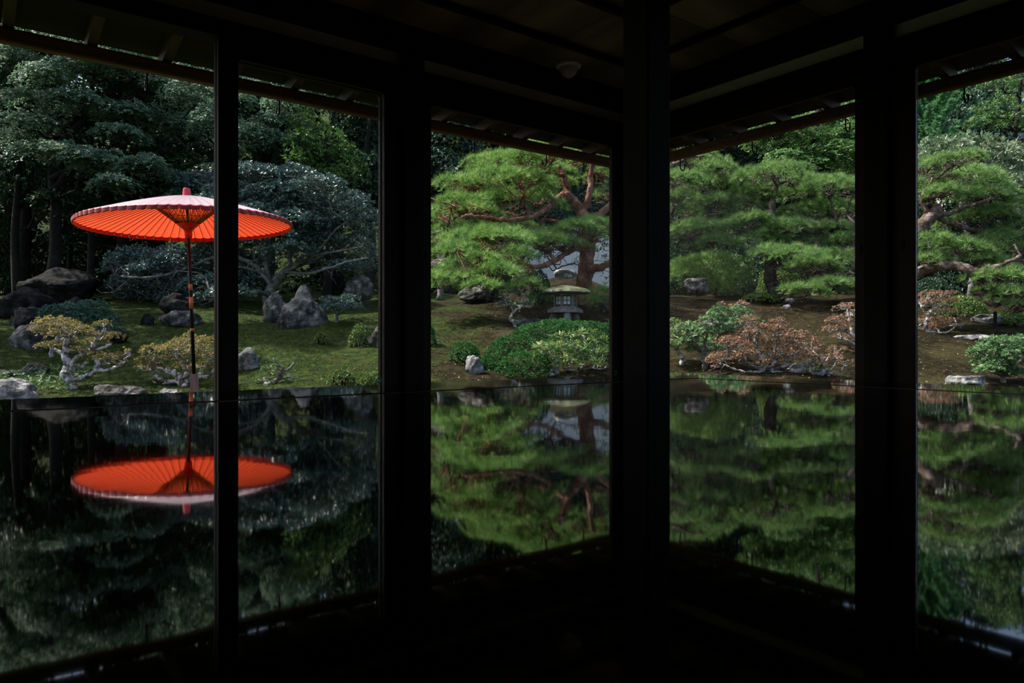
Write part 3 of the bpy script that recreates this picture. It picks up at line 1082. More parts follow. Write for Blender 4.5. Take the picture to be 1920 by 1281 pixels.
    mb.tube([(-.04, -.03, h + .03), (-.09, -.04, h + .045), (-.115, -.04, h + .035)], [.004, .006, .004], 6)
    mb.build('tie_cord', M['iron'], st)
parasol()

# ------------------------------------------------------------------ stone lanterns
def lantern():
    px, D = 1060, 13.0
    k = D / F
    x, y = (px - 960) * k, D
    def hz(py):
        return CZ + (640.5 - py) * k
    z0 = float(gz(x, y)) - .05
    root = thing('stone_lantern', 'wide stone lantern with mossy umbrella roof and papered windows', 'lantern', (x, y, z0))
    def H(py):
        return hz(py) - z0
    six = 6
    a0 = PI / 6 + .12
    mb = MB()
    R = .485
    mb.lathe([(R * .55, H(551)), (R * .985, H(550.5)), (R, H(548.8)), (R * .90, H(544.6)), (R * .66, H(540.2)), (R * .36, H(537.6)), (R * .33, H(536.2)), (.05, H(535.6))], 6, a0, smooth=False)
    me = mb.mesh('roof')
    bm = bmesh.new()
    bm.from_mesh(me)
    bmesh.ops.subdivide_edges(bm, edges=list(bm.edges), cuts=4, use_grid_fill=True)
    for v in bm.verts:
        r = math.hypot(v.co.x, v.co.y)
        a = math.atan2(v.co.y, v.co.x) - a0
        f = math.cos(((a + PI / 6) % (PI / 3)) - PI / 6)
        v.co.x *= 1 + .04 * (1 - f) * 4 * (r > .2)
        v.co.y *= 1 + .04 * (1 - f) * 4 * (r > .2)
        v.co += v.co.normalized() * noise.noise(v.co * 9) * .010
    bm.to_mesh(me)
    bm.free()
    link('roof', me, M['stone_roof'], root, label='moss covered umbrella shaped stone roof')
    rb = .205
    ab = -PI / 2 - PI / 6 + .10
    mb = MB()
    mb.lathe([(rb, H(576)), (rb, H(574.4)), (rb * .97, H(574)), (.1, H(573.5))], 6, ab, smooth=False)
    mb.build('sill', M['stone_lantern'], root)
    mb = MB()
    mb.lathe([(rb, H(554.6)), (rb, H(550))], 6, ab, smooth=False)
    mb.build('head_ring', M['stone_lantern'], root)
    paper = plain('window_paper', (.62, .66, .72), .7)
    dark = plain('lattice_wood', (.02, .018, .016), .6)
    for q in range(6):
        a = ab + q * PI / 3
        p0 = Vector((rb * math.cos(a), rb * math.sin(a), 0))
        p1 = Vector((rb * math.cos(a + PI / 3), rb * math.sin(a + PI / 3), 0))
        mb = MB()
        mb.tube([p0 * .93 + Vector((0, 0, H(574.5))), p0 * .93 + Vector((0, 0, H(554)))], .026, 6, smooth=False)
        mb.build('corner_post', M['stone_lantern'], root)
        ex = (p1 - p0).normalized()
        nrm = Vector((ex.y, -ex.x, 0))
        c = (p0 + p1) / 2 * .93
        def at(u, z, o):
            return c + ex * u + nrm * o + Vector((0, 0, z))
        wz0, wz1 = H(573.2), H(555)
        hw = .078
        f = MB()
        v = [at(-hw, wz0, -.012), at(hw, wz0, -.012), at(hw, wz1, -.012), at(-hw, wz1, -.012), at(-hw, wz0, -.006), at(hw, wz0, -.006), at(hw, wz1, -.006), at(-hw, wz1, -.006)]
        f.add(v, [(3, 2, 1, 0), (4, 5, 6, 7), (0, 1, 5, 4), (1, 2, 6, 5), (2, 3, 7, 6), (3, 0, 4, 7)])
        pn = f.build('paper_window', paper, root)
        f = MB()
        for u in (-hw + .008, 0, hw - .008):
            f.tube([at(u, wz0, .0), at(u, wz1, .0)], .0085 if u else .006, 4, smooth=False)
        for z in (wz0 + .008, (wz0 + wz1) / 2, wz1 - .008):
            f.tube([at(-hw, z, .0), at(hw, z, .0)], .0085 if z != (wz0 + wz1) / 2 else .006, 4, smooth=False)
        f.build('lattice', dark, pn)
    mb = MB()
    R = .325
    mb.lathe([(R * .9, H(587.5)), (R, H(586.5)), (R, H(581.8)), (R * .93, H(580.6)), (.235, H(576)), (.1, H(575.5))], 6, ab, smooth=False)
    mb.build('base_tray', M['stone_lantern'], root)
    for q in range(3):
        a = ab + q * 2 * PI / 3 + .5
        mb = MB()
        mb.tube([(.2 * math.cos(a), .2 * math.sin(a), H(587)), (.25 * math.cos(a), .25 * math.sin(a), H(587) * .5), (.27 * math.cos(a), .27 * math.sin(a), -.05)], [.06, .07, .05], 8)
        mb.build('leg', M['stone_lantern'], root)
lantern()

def small_lantern():
    px, D = 826, 17.2
    k = D / F
    x = (px - 960) * k
    z0 = float(gz(x, D))
    def H(py):
        return CZ + (640.5 - py) * k - z0
    r = thing('stone_lantern', 'small slender dark stone lantern among the pine branches', 'lantern', (x, D, z0))
    mb = MB(); mb.lathe([(.02, H(425)), (.05, H(428)), (.06, H(431)), (.04, H(433))], 12); mb.build('finial', M['stone'], r)
    mb = MB(); mb.lathe([(.12, H(441.5)), (.185, H(440)), (.19, H(437.5)), (.12, H(433)), (.05, H(431.5))], 6, .3, smooth=False); mb.build('roof', M['stone'], r)
    mb = MB(); mb.lathe([(.11, H(452)), (.11, H(441.5))], 6, .3, smooth=False); mb.build('light_box', M['stone'], r)
    mb = MB(); mb.lathe([(.09, H(460)), (.15, H(456)), (.15, H(452))], 6, .3, smooth=False); mb.build('platform', M['stone'], r)
    mb = MB(); mb.lathe([(.12, 0), (.075, .12), (.068, H(471)), (.08, H(469)), (.068, H(467)), (.075, H(460))], 14); mb.build('shaft', M['stone_lantern'], r)
small_lantern()

# ------------------------------------------------------------------ rocks

rock('tall pointed grey boulder standing on the moss', 572, 531, 613, 92, 3, 'stone_mid', peak=.55)
rock('rounded grey boulder leaning behind the tall pointed one', 522, 545, 606, 60, 5, peak=.05, d=12.9)
rock('low pale wedge of stone at the foot of the pointed boulder', 540, 582, 613, 40, 6, d=12.3)
rock('squarish dark boulder under the spreading camellia branches', 674, 514, 556, 60, 8, 'stone', flat=.2, d=14.6)
rock('upright grey stone beside the small round clipped shrub', 708, 611, 651, 38, 9, 'stone', peak=.2)
rock('pale lichen stone half behind the sparse little azalea', 464, 651, 694, 46, 12, 'stone_pale', peak=.15)
rock('wide low grey boulder under the dark camellia edge', 336, 581, 613, 86, 14, 'stone', flat=.2)
rock('dark upright slab of stone behind the low wide boulder', 330, 548, 584, 62, 15, 'stone_shaded', d=13.4)
rock('small dark stone left of the low wide boulder', 276, 587, 610, 28, 16, 'stone_shaded')
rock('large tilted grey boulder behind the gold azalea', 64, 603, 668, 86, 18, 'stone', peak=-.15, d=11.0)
rock('dark boulder in the shade above the tilted grey one', 52, 574, 632, 80, 19, 'stone_shaded', d=12.2)
rock('broad dark rock face deep in the shade at the left', 52, 536, 600, 110, 20, 'stone_shaded', d=13.2)
rock('huge shadowed boulder under the maples', 118, 498, 560, 150, 21, 'stone_shaded', d=15.0)
rock('dark stone peeping over the blue green shrub', 146, 556, 600, 52, 22, 'stone_shaded', d=12.0)
rock('dark stone at the right edge of the blue green shrub', 222, 612, 640, 36, 23, 'stone_shaded', d=11.2)
rock('long low mossy boulder at the far left', 10, 694, 745, 100, 24, 'stone', d=9.3)
rock('low grey boulder behind the gold azalea roots', 66, 680, 712, 58, 25, 'stone', d=9.6)
rock('pale speckled boulder at the table edge, far left', 24, 709, 772, 100, 26, 'stone_pale', d=8.3)
rock('flat stepping boulder behind the table edge by the gold azalea', 228, 722, 752, 98, 27, 'stone', flat=.35, d=8.5)
rock('small flat stone at the parasol stand', 318, 729, 745, 44, 28, 'stone_pale', d=8.7)
rock('long dark boulder beside the small lantern', 842, 481, 502, 76, 30, 'stone', d=17.0, sink=.4)
rock('big grey boulder under the lowest pine branches', 898, 527, 562, 82, 31, 'stone', d=15.2, depth=.6)
rock('flat topped stone beside the wide stone lantern', 1000, 594, 640, 90, 32, 'stone', flat=.4, d=12.6)
rock('small pale stone at the corner of the clipped hedge', 890, 666, 702, 36, 33, 'stone_pale', flat=.15)
rock('tiny white pebble on the moss at the table edge', 848, 711.5, 722, 17, 34, 'stone_pale', d=9.2)
rock('pale slab of rock behind the red pine trunk', 1065, 503, 534, 56, 35, 'stone_pale', flat=.3, d=16.6)
rock('white stone under the pale leaved shrub', 1040, 686, 704, 20, 36, 'stone_pale', d=9.6)
rock('small white flake of stone under the pale shrub', 1034, 697, 705, 14, 37, 'stone_pale', d=9.5)
rock('grey stone behind the small low pine', 1143, 563, 580, 26, 38, 'stone', d=13.6)
rock('dark grey boulder among the low pine pads', 1306, 519, 548, 50, 39, 'stone', d=15.5, flat=.1)
rock('greyish boulder behind the green rhododendron', 1350, 596, 622, 110, 40, 'stone', d=12.2, flat=.25)
rock('flat grey rocks at the roots of the red azalea', 1508, 681, 713, 84, 41, 'stone_pale', d=9.5, flat=.2)
rock('small grey stone beside the flat azalea rocks', 1466, 692, 712, 44, 42, 'stone', d=9.6)
rock('pale broken stone on the brown moss below the pine', 1481, 559, 566, 18, 43, 'stone_pale', d=14.6)
rock('lower pale stone on the brown moss below the pine', 1474, 571, 579, 16, 44, 'stone_pale', d=14.0)
rock('long whitish boulder behind the dark stake', 1850, 588, 608, 66, 45, 'stone_pale', flat=.2)
rock('thin flat pale stone lying on the moss', 1823, 627.5, 638, 68, 46, 'stone_pale', flat=.4)
rock('pale rectangular slab at the table edge', 1814, 704.5, 730, 76, 47, 'stone_pale', flat=.5, d=8.8, depth=.6)
rock('pale stone behind the pink leaved azalea', 1740, 556, 574, 36, 48, 'stone_pale', d=13.6)

def stake(label, px, top, base, wpx, mat):
    p = foot(px, base)
    k = p[1] / F
    r = thing('stake', label, 'stake', tuple(p))
    mb = MB()
    h = (base - top) * k
    rr = wpx / 2 * k
    mb.lathe([(rr * .95, -.15), (rr, 0), (rr, h * .93), (rr * .8, h)], 14)
    mb.build('shaft', mat, r)
    mb = MB()
    mb.lathe([(rr * .8, h - .001), (rr * .55, h + .01), (rr * .1, h + .014)], 14)
    mb.build('cap', mat, r)
stake('short charred dark stake in front of the whitish boulder', 1866, 585, 618, 6.4, M['bark_dark'])
stake('weathered grey stake behind the pink leaved azalea', 1795, 557, 580, 6, M['bark_grey'])

# ------------------------------------------------------------------ pines
def pine_red():
    D = 15.0
    b = foot(1098, 569)
    D = b[1]
    tr = [([b - [0, 0, .15]] + PT(D, (1096, 548), (1097, 520), (1099, 492), (1103, 455), (1101, 425), (1092, 400)), .19, .12),
          (PT(D, (1093, 402), (1078, 380), (1064, 364), (1060, 345), (1056, 326), (1048, 312)), .105, .05),
          (PT(D, (1092, 402), (1100, 383), (1105, 360), (1107, 325), (1112, 296)), .085, .04),
          (PT(D, (1100, 425), (1112, 410), (1132, 396), (1148, 380), (1156, 355)), .10, .05),
          (PT(D, (1102, 495, -.1), (1106, 505, -.35), (1120, 503, -.55), (1138, 497, -.6), (1160, 488, -.5)), .095, .06),
          (PT(D, (1100, 470), (1080, 466, -.3), (1062, 475, -.7), (1040, 488, -1.0), (1015, 500, -1.3), (985, 498, -1.6), (962, 490, -1.8)), .075, .035),
          (PT(D, (1066, 364), (1050, 370, -.2), (1030, 388, -.5), (1000, 405, -.8), (960, 413, -1.0), (920, 411, -1.2), (890, 405, -1.3), (866, 408, -1.4)), .065, .03),
          (PT(D, (1058, 330), (1040, 326, -.2), (1010, 322, -.4), (985, 318, -.5)), .045, .025),
          (PT(D, (1060, 345), (1030, 343, .3), (1000, 346, .5), (965, 350, .3), (930, 352, .2)), .045, .025)]
    pads = [(1040, 283, 170, 48), (935, 302, 130, 50), (1110, 296, 110, 44), (985, 298, 100, 40), (905, 325, 100, 40), (1020, 318, 110, 40, .5),
            (880, 348, 130, 44), (975, 335, 150, 50), (1040, 345, 90, 36, .8), (1128, 330, 70, 36),
            (862, 384, 120, 48), (930, 378, 150, 50), (1005, 376, 110, 40, -.2), (905, 398, 90, 34),
            (832, 408, 64, 46), (875, 425, 100, 38), (1135, 366, 50, 44), (960, 428, 120, 36),
            (930, 446, 190, 52, -1.2), (1010, 452, 110, 46, -.9), (1092, 428, 150, 40, -.8), (1050, 455, 100, 34, -.9), (1122, 440, 70, 34, -.6),
            (868, 470, 120, 48, -1.6), (818, 462, 60, 44, -1.4), (955, 478, 110, 40, -1.6), (905, 490, 120, 44, -1.8),
            (824, 528, 90, 46, -2.0), (872, 522, 110, 44, -2.0), (935, 508, 100, 40, -2.0), (905, 536, 80, 26, -2.3), (842, 505, 70, 34, -1.8), (985, 535, 70, 38, -2.0)]
    pad_plant('pine_tree', 'tall red barked pine with layered cloud branches behind the stone lantern', 'tree', b, D, tr, pads, 'pine', M['pine'], M['pine_bark_red'],
              r_limb=.045, wob=.13, arch=.05, pad_name='needle_pad', twigs=16, ddz=1.0, dead=8, twig_r=.010, hk=.66, under=.35)
pine_red()

def pine_mid():
    b = foot(1452, 556)
    D = b[1]
    tr = [([b - [0, 0, .15]] + PT(D, (1450, 540), (1444, 520), (1444, 497), (1450, 470), (1453, 445), (1450, 420), (1446, 398), (1450, 372), (1456, 345), (1455, 322)), .16, .045),
          (PT(D, (1444, 497), (1470, 503, -.5), (1500, 508, -.9), (1530, 510, -1.2), (1560, 512, -1.3), (1590, 520, -1.4)), .07, .035),
          (PT(D, (1450, 425), (1480, 432, -.2), (1520, 430, -.3), (1560, 418, -.3), (1590, 420, -.3), (1610, 425, -.3)), .075, .07),
          (PT(D, (1452, 400), (1430, 408, -.3), (1410, 420, -.5)), .035, .02)]
    pads = [(1452, 322, 130, 44), (1410, 336, 90, 36, .3), (1500, 335, 80, 34, .2), (1560, 345, 120, 44), (1598, 352, 70, 40), (1485, 362, 120, 38), (1420, 362, 100, 36),
            (1385, 385, 120, 48), (1555, 392, 140, 42), (1500, 398, 100, 36, .3), (1600, 388, 60, 36), (1400, 418, 110, 40, -.4), (1470, 425, 120, 38, -.4), (1540, 428, 110, 32),
            (1430, 448, 100, 38, -.3), (1510, 446, 100, 34, .2), (1590, 452, 90, 42, -.6), (1485, 476, 150, 44, -1.2), (1560, 482, 120, 36, -1.0), (1440, 470, 70, 30, -1.0),
            (1600, 498, 60, 36, -1.2), (1530, 500, 110, 30, -1.5), (1560, 534, 110, 36, -1.8), (1510, 545, 90, 28, -1.9), (1602, 540, 50, 36, -1.6)]
    pad_plant('pine_tree', 'black barked pine with flat layered pads above the brown moss bank', 'tree', b, D, tr, pads, 'pine', M['pine_deep'], M['pine_bark'],
              r_limb=.04, wob=.13, arch=.05, pad_name='needle_pad', twigs=16, ddz=.9, dead=8, twig_r=.010, hk=.66, under=.35)
pine_mid()

def pine_back():
    b = np.array([(1222 - 960) / F * 16.5, 16.5, 0])
    b[2] = float(gz(b[0], b[1]))
    D = 16.5
    tr = [([b - [0, 0, .15]] + PT(D, (1225, 520), (1228, 470), (1222, 420), (1228, 370), (1240, 320), (1250, 285)), .17, .05),
          (PT(D, (1226, 450), (1255, 435), (1290, 446), (1330, 450), (1365, 445)), .06, .03),
          (PT(D, (1226, 400), (1250, 410), (1275, 415), (1310, 408), (1345, 400)), .055, .03),
          (PT(D, (1240, 330), (1262, 310), (1290, 296), (1320, 292)), .05, .025),
          (PT(D, (1224, 430), (1200, 425), (1170, 430)), .05, .03)]
    pads = [(1300, 300, 110, 44), (1345, 318, 90, 40), (1275, 335, 90, 40), (1325, 345, 120, 44), (1270, 372, 80, 44), (1335, 380, 130, 48), (1290, 400, 100, 40),
            (1300, 428, 110, 44), (1360, 425, 110, 46), (1270, 445, 60, 34), (1340, 455, 100, 36), (1265, 300, 50, 40), (1200, 380, 90, 40), (1190, 320, 90, 40), (1170, 440, 90, 40)]
    pad_plant('pine_tree', 'dense green pine standing behind the corner pillar', 'tree', b, D, tr, pads, 'pine', M['pine_deep'], M['pine_bark_mid'],
              r_limb=.04, wob=.14, arch=.05, pad_name='needle_pad', twigs=14, ddz=.9, dead=8, twig_r=.010, hk=.66, under=.35)
pine_back()

def pine_low():
    b = foot(1343, 556)
    D = b[1]
    tr = [([b - [0, 0, .1]] + PT(D, (1342, 540), (1338, 525), (1330, 512)), .05, .03),
          (PT(D, (1340, 528), (1320, 532, -.3), (1295, 531, -.5), (1278, 530, -.6)), .03, .018)]
    pads = [(1330, 494, 130, 38), (1285, 516, 80, 38, -.4), (1365, 520, 90, 34, -.2), (1345, 540, 80, 30, -.4), (1270, 500, 50, 30)]
    pad_plant('pine_tree', 'low young pine spreading over the dark grey boulder', 'tree', b, D, tr, pads, 'pine', M['pine'], M['pine_bark_mid'],
              r_limb=.03, wob=.1, arch=.05, pad_name='needle_pad', twigs=9, ddz=.4, dead=2)
pine_low()

def pine_tiny():
    b = foot(1132, 585)
    D = b[1]
    tr = [([b - [0, 0, .1]] + PT(D, (1131, 575), (1128, 566), (1132, 556)), .03, .02)]
    pads = [(1130, 556, 64, 42), (1150, 566, 40, 30), (1118, 568, 34, 24)]
    pad_plant('pine_tree', 'tiny rounded pine beside the wide stone lantern', 'tree', b, D, tr, pads, 'pine', M['pine'], M['pine_bark_mid'],
              r_limb=.02, wob=.1, arch=.05, pad_name='needle_pad', twigs=7, ddz=.2, size=.85)
pine_tiny()

def pine_right():
    D = 12.6
    b = np.array([(1700 - 960) / F * D, D, 0])
    b[2] = float(gz(b[0], b[1]))
    tr = [([b - [0, 0, .15]] + PT(D, (1700, 560), (1704, 500), (1712, 450), (1728, 424), (1748, 404), (1760, 392)), .17, .10),
          (PT(D, (1758, 394), (1775, 402), (1800, 392), (1840, 380), (1870, 368)), .05, .025),
          (PT(D, (1745, 408), (1735, 390), (1728, 372), (1735, 355)), .06, .03),
          (PT(D, (1702, 520), (1726, 508, -.2), (1760, 499, -.4), (1795, 500, -.6), (1822, 512, -.7), (1834, 528, -.7), (1838, 545, -.7), (1858, 566, -.8), (1868, 572, -.8)), .095, .06),
          (PT(D, (1815, 508, -.7), (1850, 505, -.8), (1890, 492, -.9), (1915, 480, -.9)), .05, .025),
          (PT(D, (1750, 404), (1800, 425, .3), (1850, 436, .5), (1900, 440, .5), (1935, 446, .5)), .05, .03)]
    pads = [(1790, 300, 110, 34), (1740, 308, 70, 34), (1800, 332, 160, 44), (1745, 345, 70, 36), (1855, 345, 80, 36, .3), (1840, 368, 130, 40, .3), (1770, 360, 90, 34), (1895, 388, 90, 42, .3),
            (1850, 402, 110, 36, .4), (1905, 420, 70, 36, .4), (1795, 412, 80, 30, .5), (1750, 452, 90, 40, -.3), (1800, 464, 140, 42, -.3), (1870, 448, 110, 40, .2), (1905, 468, 70, 40),
            (1745, 484, 70, 36, -.4), (1830, 488, 120, 34, -.2), (1870, 520, 110, 42, -.8), (1905, 512, 60, 40, -.8), (1900, 550, 80, 36, -1.0), (1862, 545, 70, 30, -.8), (1915, 575, 60, 32, -1.0)]
    pad_plant('pine_tree', 'gnarled pine with thick bare limbs at the far right', 'tree', b, D, tr, pads, 'pine', M['pine_deep'], M['pine_bark_mid'],
              r_limb=.035, wob=.13, arch=.05, pad_name='needle_pad', twigs=16, ddz=.7, dead=8, twig_r=.009, size=.9, hk=.66, under=.35)
pine_right()

# ------------------------------------------------------------------ maples and broad trees in the middle distance
def tall_tree(name, label, px, D, top_px, pads, leaf, lmat, bark, r=.18, forks=(), **kw):
    x = (px - 960) / F * D
    b = np.array([x, D, float(gz(x, D))])
    z1 = CZ + (640.5 - top_px) / F * D
    tr = [([b - [0, 0, .2], b + [.12, 0, (z1 - b[2]) * .3], b + [-.1, .1, (z1 - b[2]) * .65], b + [.05, 0, z1 - b[2]]], r, r * .3)]
    for fx, fy, f in forks:
        s0 = b + np.array([0, 0, (z1 - b[2]) * f])
        tr.append(([s0, (s0 + P(fx, fy, D)) / 2 + [0, 0, .25], P(fx, fy, D)], r * .55, r * .2))
    return pad_plant(name, label, 'tree', b, D, tr, pads, leaf, lmat, bark, **kw)

maple_pads = [(60, 62, 170, 34), (200, 86, 220, 34), (330, 112, 160, 36), (170, 126, 190, 36, -.6), (85, 145, 120, 46), (255, 152, 150, 42), (38, 186, 90, 38, -.5), (150, 196, 150, 42, -.6),
              (250, 216, 130, 42), (370, 182, 130, 50), (118, 218, 150, 34), (60, 232, 120, 40, -.8), (225, 250, 110, 34, -.8), (28, 262, 80, 40), (342, 238, 120, 42), (110, 286, 140, 36, -1.2),
              (170, 302, 130, 40, -1.2), (20, 296, 60, 28), (268, 312, 110, 40, -1.2), (215, 346, 100, 30, -1.4), (300, 170, 120, 40, .5), (30, 115, 100, 40, .5), (400, 225, 100, 50), (380, 130, 110, 40)]
tall_tree('maple_tree', 'large maple with tiers of grey green leaves above the parasol', 95, 16.5, 60, maple_pads, 'maple', M['maple'], M['bark_dark'], .16,
          forks=[(250, 180, .55), (300, 290, .45), (20, 260, .5), (330, 120, .6), (180, 320, .4)], ddz=1.2, twigs=6, r_limb=.035, under=.4, lift=1.0, twig_r=.008)
tall_tree('maple_tree', 'hazy grey green maple crown between the two left door stiles', 500, 19.5, 140,
          [(480, 165, 140, 46), (540, 190, 110, 44), (470, 205, 120, 44), (525, 232, 130, 42), (470, 250, 110, 40), (540, 268, 90, 36), (430, 225, 90, 50), (500, 285, 120, 34), (440, 180, 80, 40)],
          'maple', M['maple'], M['bark_dark'], .15, forks=[(470, 220, .6), (550, 220, .6)], ddz=1.2, twigs=5, r_limb=.04, lift=1.0)
tall_tree('broadleaf_tree', 'bright yellow green evergreen tree rising over the camellia', 610, 18.5, 250,
          [(580, 232, 70, 40), (610, 262, 90, 44), (570, 268, 70, 40), (640, 292, 80, 42), (600, 300, 100, 40), (560, 300, 60, 36), (650, 325, 80, 36), (615, 335, 90, 36)],
          'broad', M['evergreen'], M['bark_dark'], .12, ddz=.8, twigs=5, dens=1.1, size=1.25, hk=1.0)
tall_tree('broadleaf_tree', 'dark green tree filling the gap beside the yellow green one', 690, 20.0, 220,
          [(640, 200, 120, 50), (700, 215, 100, 50), (670, 250, 110, 46), (710, 265, 90, 50), (700, 310, 100, 46), (680, 345, 110, 44), (720, 365, 90, 40), (620, 165, 130, 50), (700, 175, 110, 46)],
          'broad', M['forest_teal'], M['bark_dark'], .16, ddz=1.0, twigs=5, size=1.5, hk=1.0)
tall_tree('broadleaf_tree', 'dark leafy tree left of the red pine crown', 835, 20.5, 260,
          [(840, 262, 110, 40), (875, 285, 90, 40), (820, 300, 100, 44), (855, 325, 90, 40), (815, 350, 90, 46), (770, 300, 90, 50), (780, 250, 100, 40), (830, 235, 100, 34)],
          'maple', M['forest_teal'], M['bark_dark'], .16, ddz=1.0, twigs=5, size=1.3, lift=1.0)
tall_tree('maple_tree', 'green maple with fresh leaf tiers behind the pines on the right', 1530, 21.0, 200,
          [(1470, 240, 120, 40), (1540, 222, 110, 38), (1590, 250, 90, 44), (1500, 268, 130, 40), (1570, 285, 110, 40), (1440, 268, 90, 40), (1480, 298, 110, 34), (1600, 305, 80, 40), (1530, 310, 110, 34),
           (1590, 200, 110, 40), (1650, 230, 100, 50), (1640, 290, 100, 50), (1430, 240, 90, 36)],
          'maple', M['maple_green'], M['bark_dark'], .16, forks=[(1470, 280, .6), (1600, 270, .6)], ddz=1.2, twigs=5, lift=1.0, size=1.15)
tall_tree('broadleaf_tree', 'drooping pale leaved tree at the upper right corner', 1915, 20.0, 120,
          [(1880, 150, 90, 50), (1915, 185, 90, 60), (1870, 205, 90, 44), (1850, 228, 90, 40), (1905, 235, 80, 46), (1925, 130, 80, 50), (1950, 200, 100, 60)],
          'long', M['maple_green'], M['bark_dark'], .13, ddz=1.0, twigs=6, dens=.55, lift=.2, size=1.15)
tall_tree('broadleaf_tree', 'dark leaved tree beyond the cedar tip', 1835, 24.0, 150,
          [(1800, 170, 110, 40), (1850, 178, 90, 36), (1790, 205, 90, 40), (1835, 215, 110, 40), (1800, 240, 110, 44), (1850, 250, 80, 36), (1770, 255, 80, 36)],
          'broad', M['forest_teal'], M['bark_dark'], .16, ddz=1.0, twigs=6, size=1.9, hk=1.2, dens=1.9)
tall_tree('loquat_bush', 'tall pale grey green leaved bush above the gnarled pine', 1815, 15.8, 290,
          [(1750, 285, 90, 40), (1810, 278, 110, 40), (1790, 310, 130, 44), (1850, 300, 90, 44), (1880, 325, 90, 44), (1740, 320, 70, 40), (1900, 350, 80, 44), (1835, 335, 110, 40), (1870, 285, 70, 34), (1912, 300, 70, 50), (1925, 330, 60, 50), (1900, 282, 50, 24)],
          'long', M['pale_leaf'], M['bark_grey'], .07, ddz=.6, twigs=8, dens=.85, lift=.35, size=1.05, hk=1.0)

tall_tree('sapling', 'thin dark leaved sapling in front of the pale garden wall', 1035, 17.6, 455,
          [(1010, 462, 60, 40), (1050, 455, 60, 40), (1075, 480, 40, 40), (1000, 490, 50, 40), (1135, 470, 50, 60), (1150, 500, 40, 40)],
          'long', M['forest_teal'], M['bark_dark'], .03, ddz=.3, twigs=5, dens=.5, lift=.2, size=1.0, hk=1.0)

def cedar():
    D = 17.5
    x = (1738 - 960) / F * D
    b = np.array([x, D, float(gz(x, D))])
    root = thing('cedar_tree', 'feathery young cedar with upswept bright green sprays', 'tree', tuple(b))
    z1 = CZ + (640.5 - 135) / F * D - b[2]
    mb = MB()
    mb.tube([(0, 0, -.2), (.03, 0, z1 * .5), (0, 0, z1)], [.10, .07, .012], 8)
    mb.build('trunk', M['bark_dark'], root)
    for i in range(72):
        f = RNG.uniform(.42, .97)
        a = RNG.uniform(0, 2 * PI)
        L = (1.15 - f) * 1.9 + .15
        d = np.array([math.cos(a), math.sin(a), 0])
        p0 = np.array([0, 0, z1 * f])
        t = np.linspace(0, 1, 6)[:, None]
        q = p0 + d * L * t + np.array([0, 0, 1.0]) * L * (.25 * t + .35 * t ** 2)
        mb = MB()
        mb.tube(q, np.linspace(.014, .004, 6), 4)
        mb.build('branch', M['bark_dark'], root)
        pts, axs = [], []
        for j in range(150):
            u = RNG.uniform(.1, 1)
            k_ = min(int(u * 5), 4)
            c = q[k_] + (q[k_ + 1] - q[k_]) * (u * 5 - k_)
            sd = np.cross(d, [0, 0, 1])
            off = RNG.uniform(-1, 1) * .16 * (1.2 - u)
            pts.append(c + sd * off * L + RNG.normal(0, .015, 3))
            axs.append(d * .6 + sd * np.sign(off) * .5 + np.array([0, 0, .6]) + RNG.normal(0, .15, 3))
        v, tt, var = whorl(np.array(pts), np.array(axs), 9, .085, .022, .9, False)
        link('leaf_spray', mesh_np('leaf_spray', v, tt, var), M['cedar'], root, kind='stuff')
cedar()

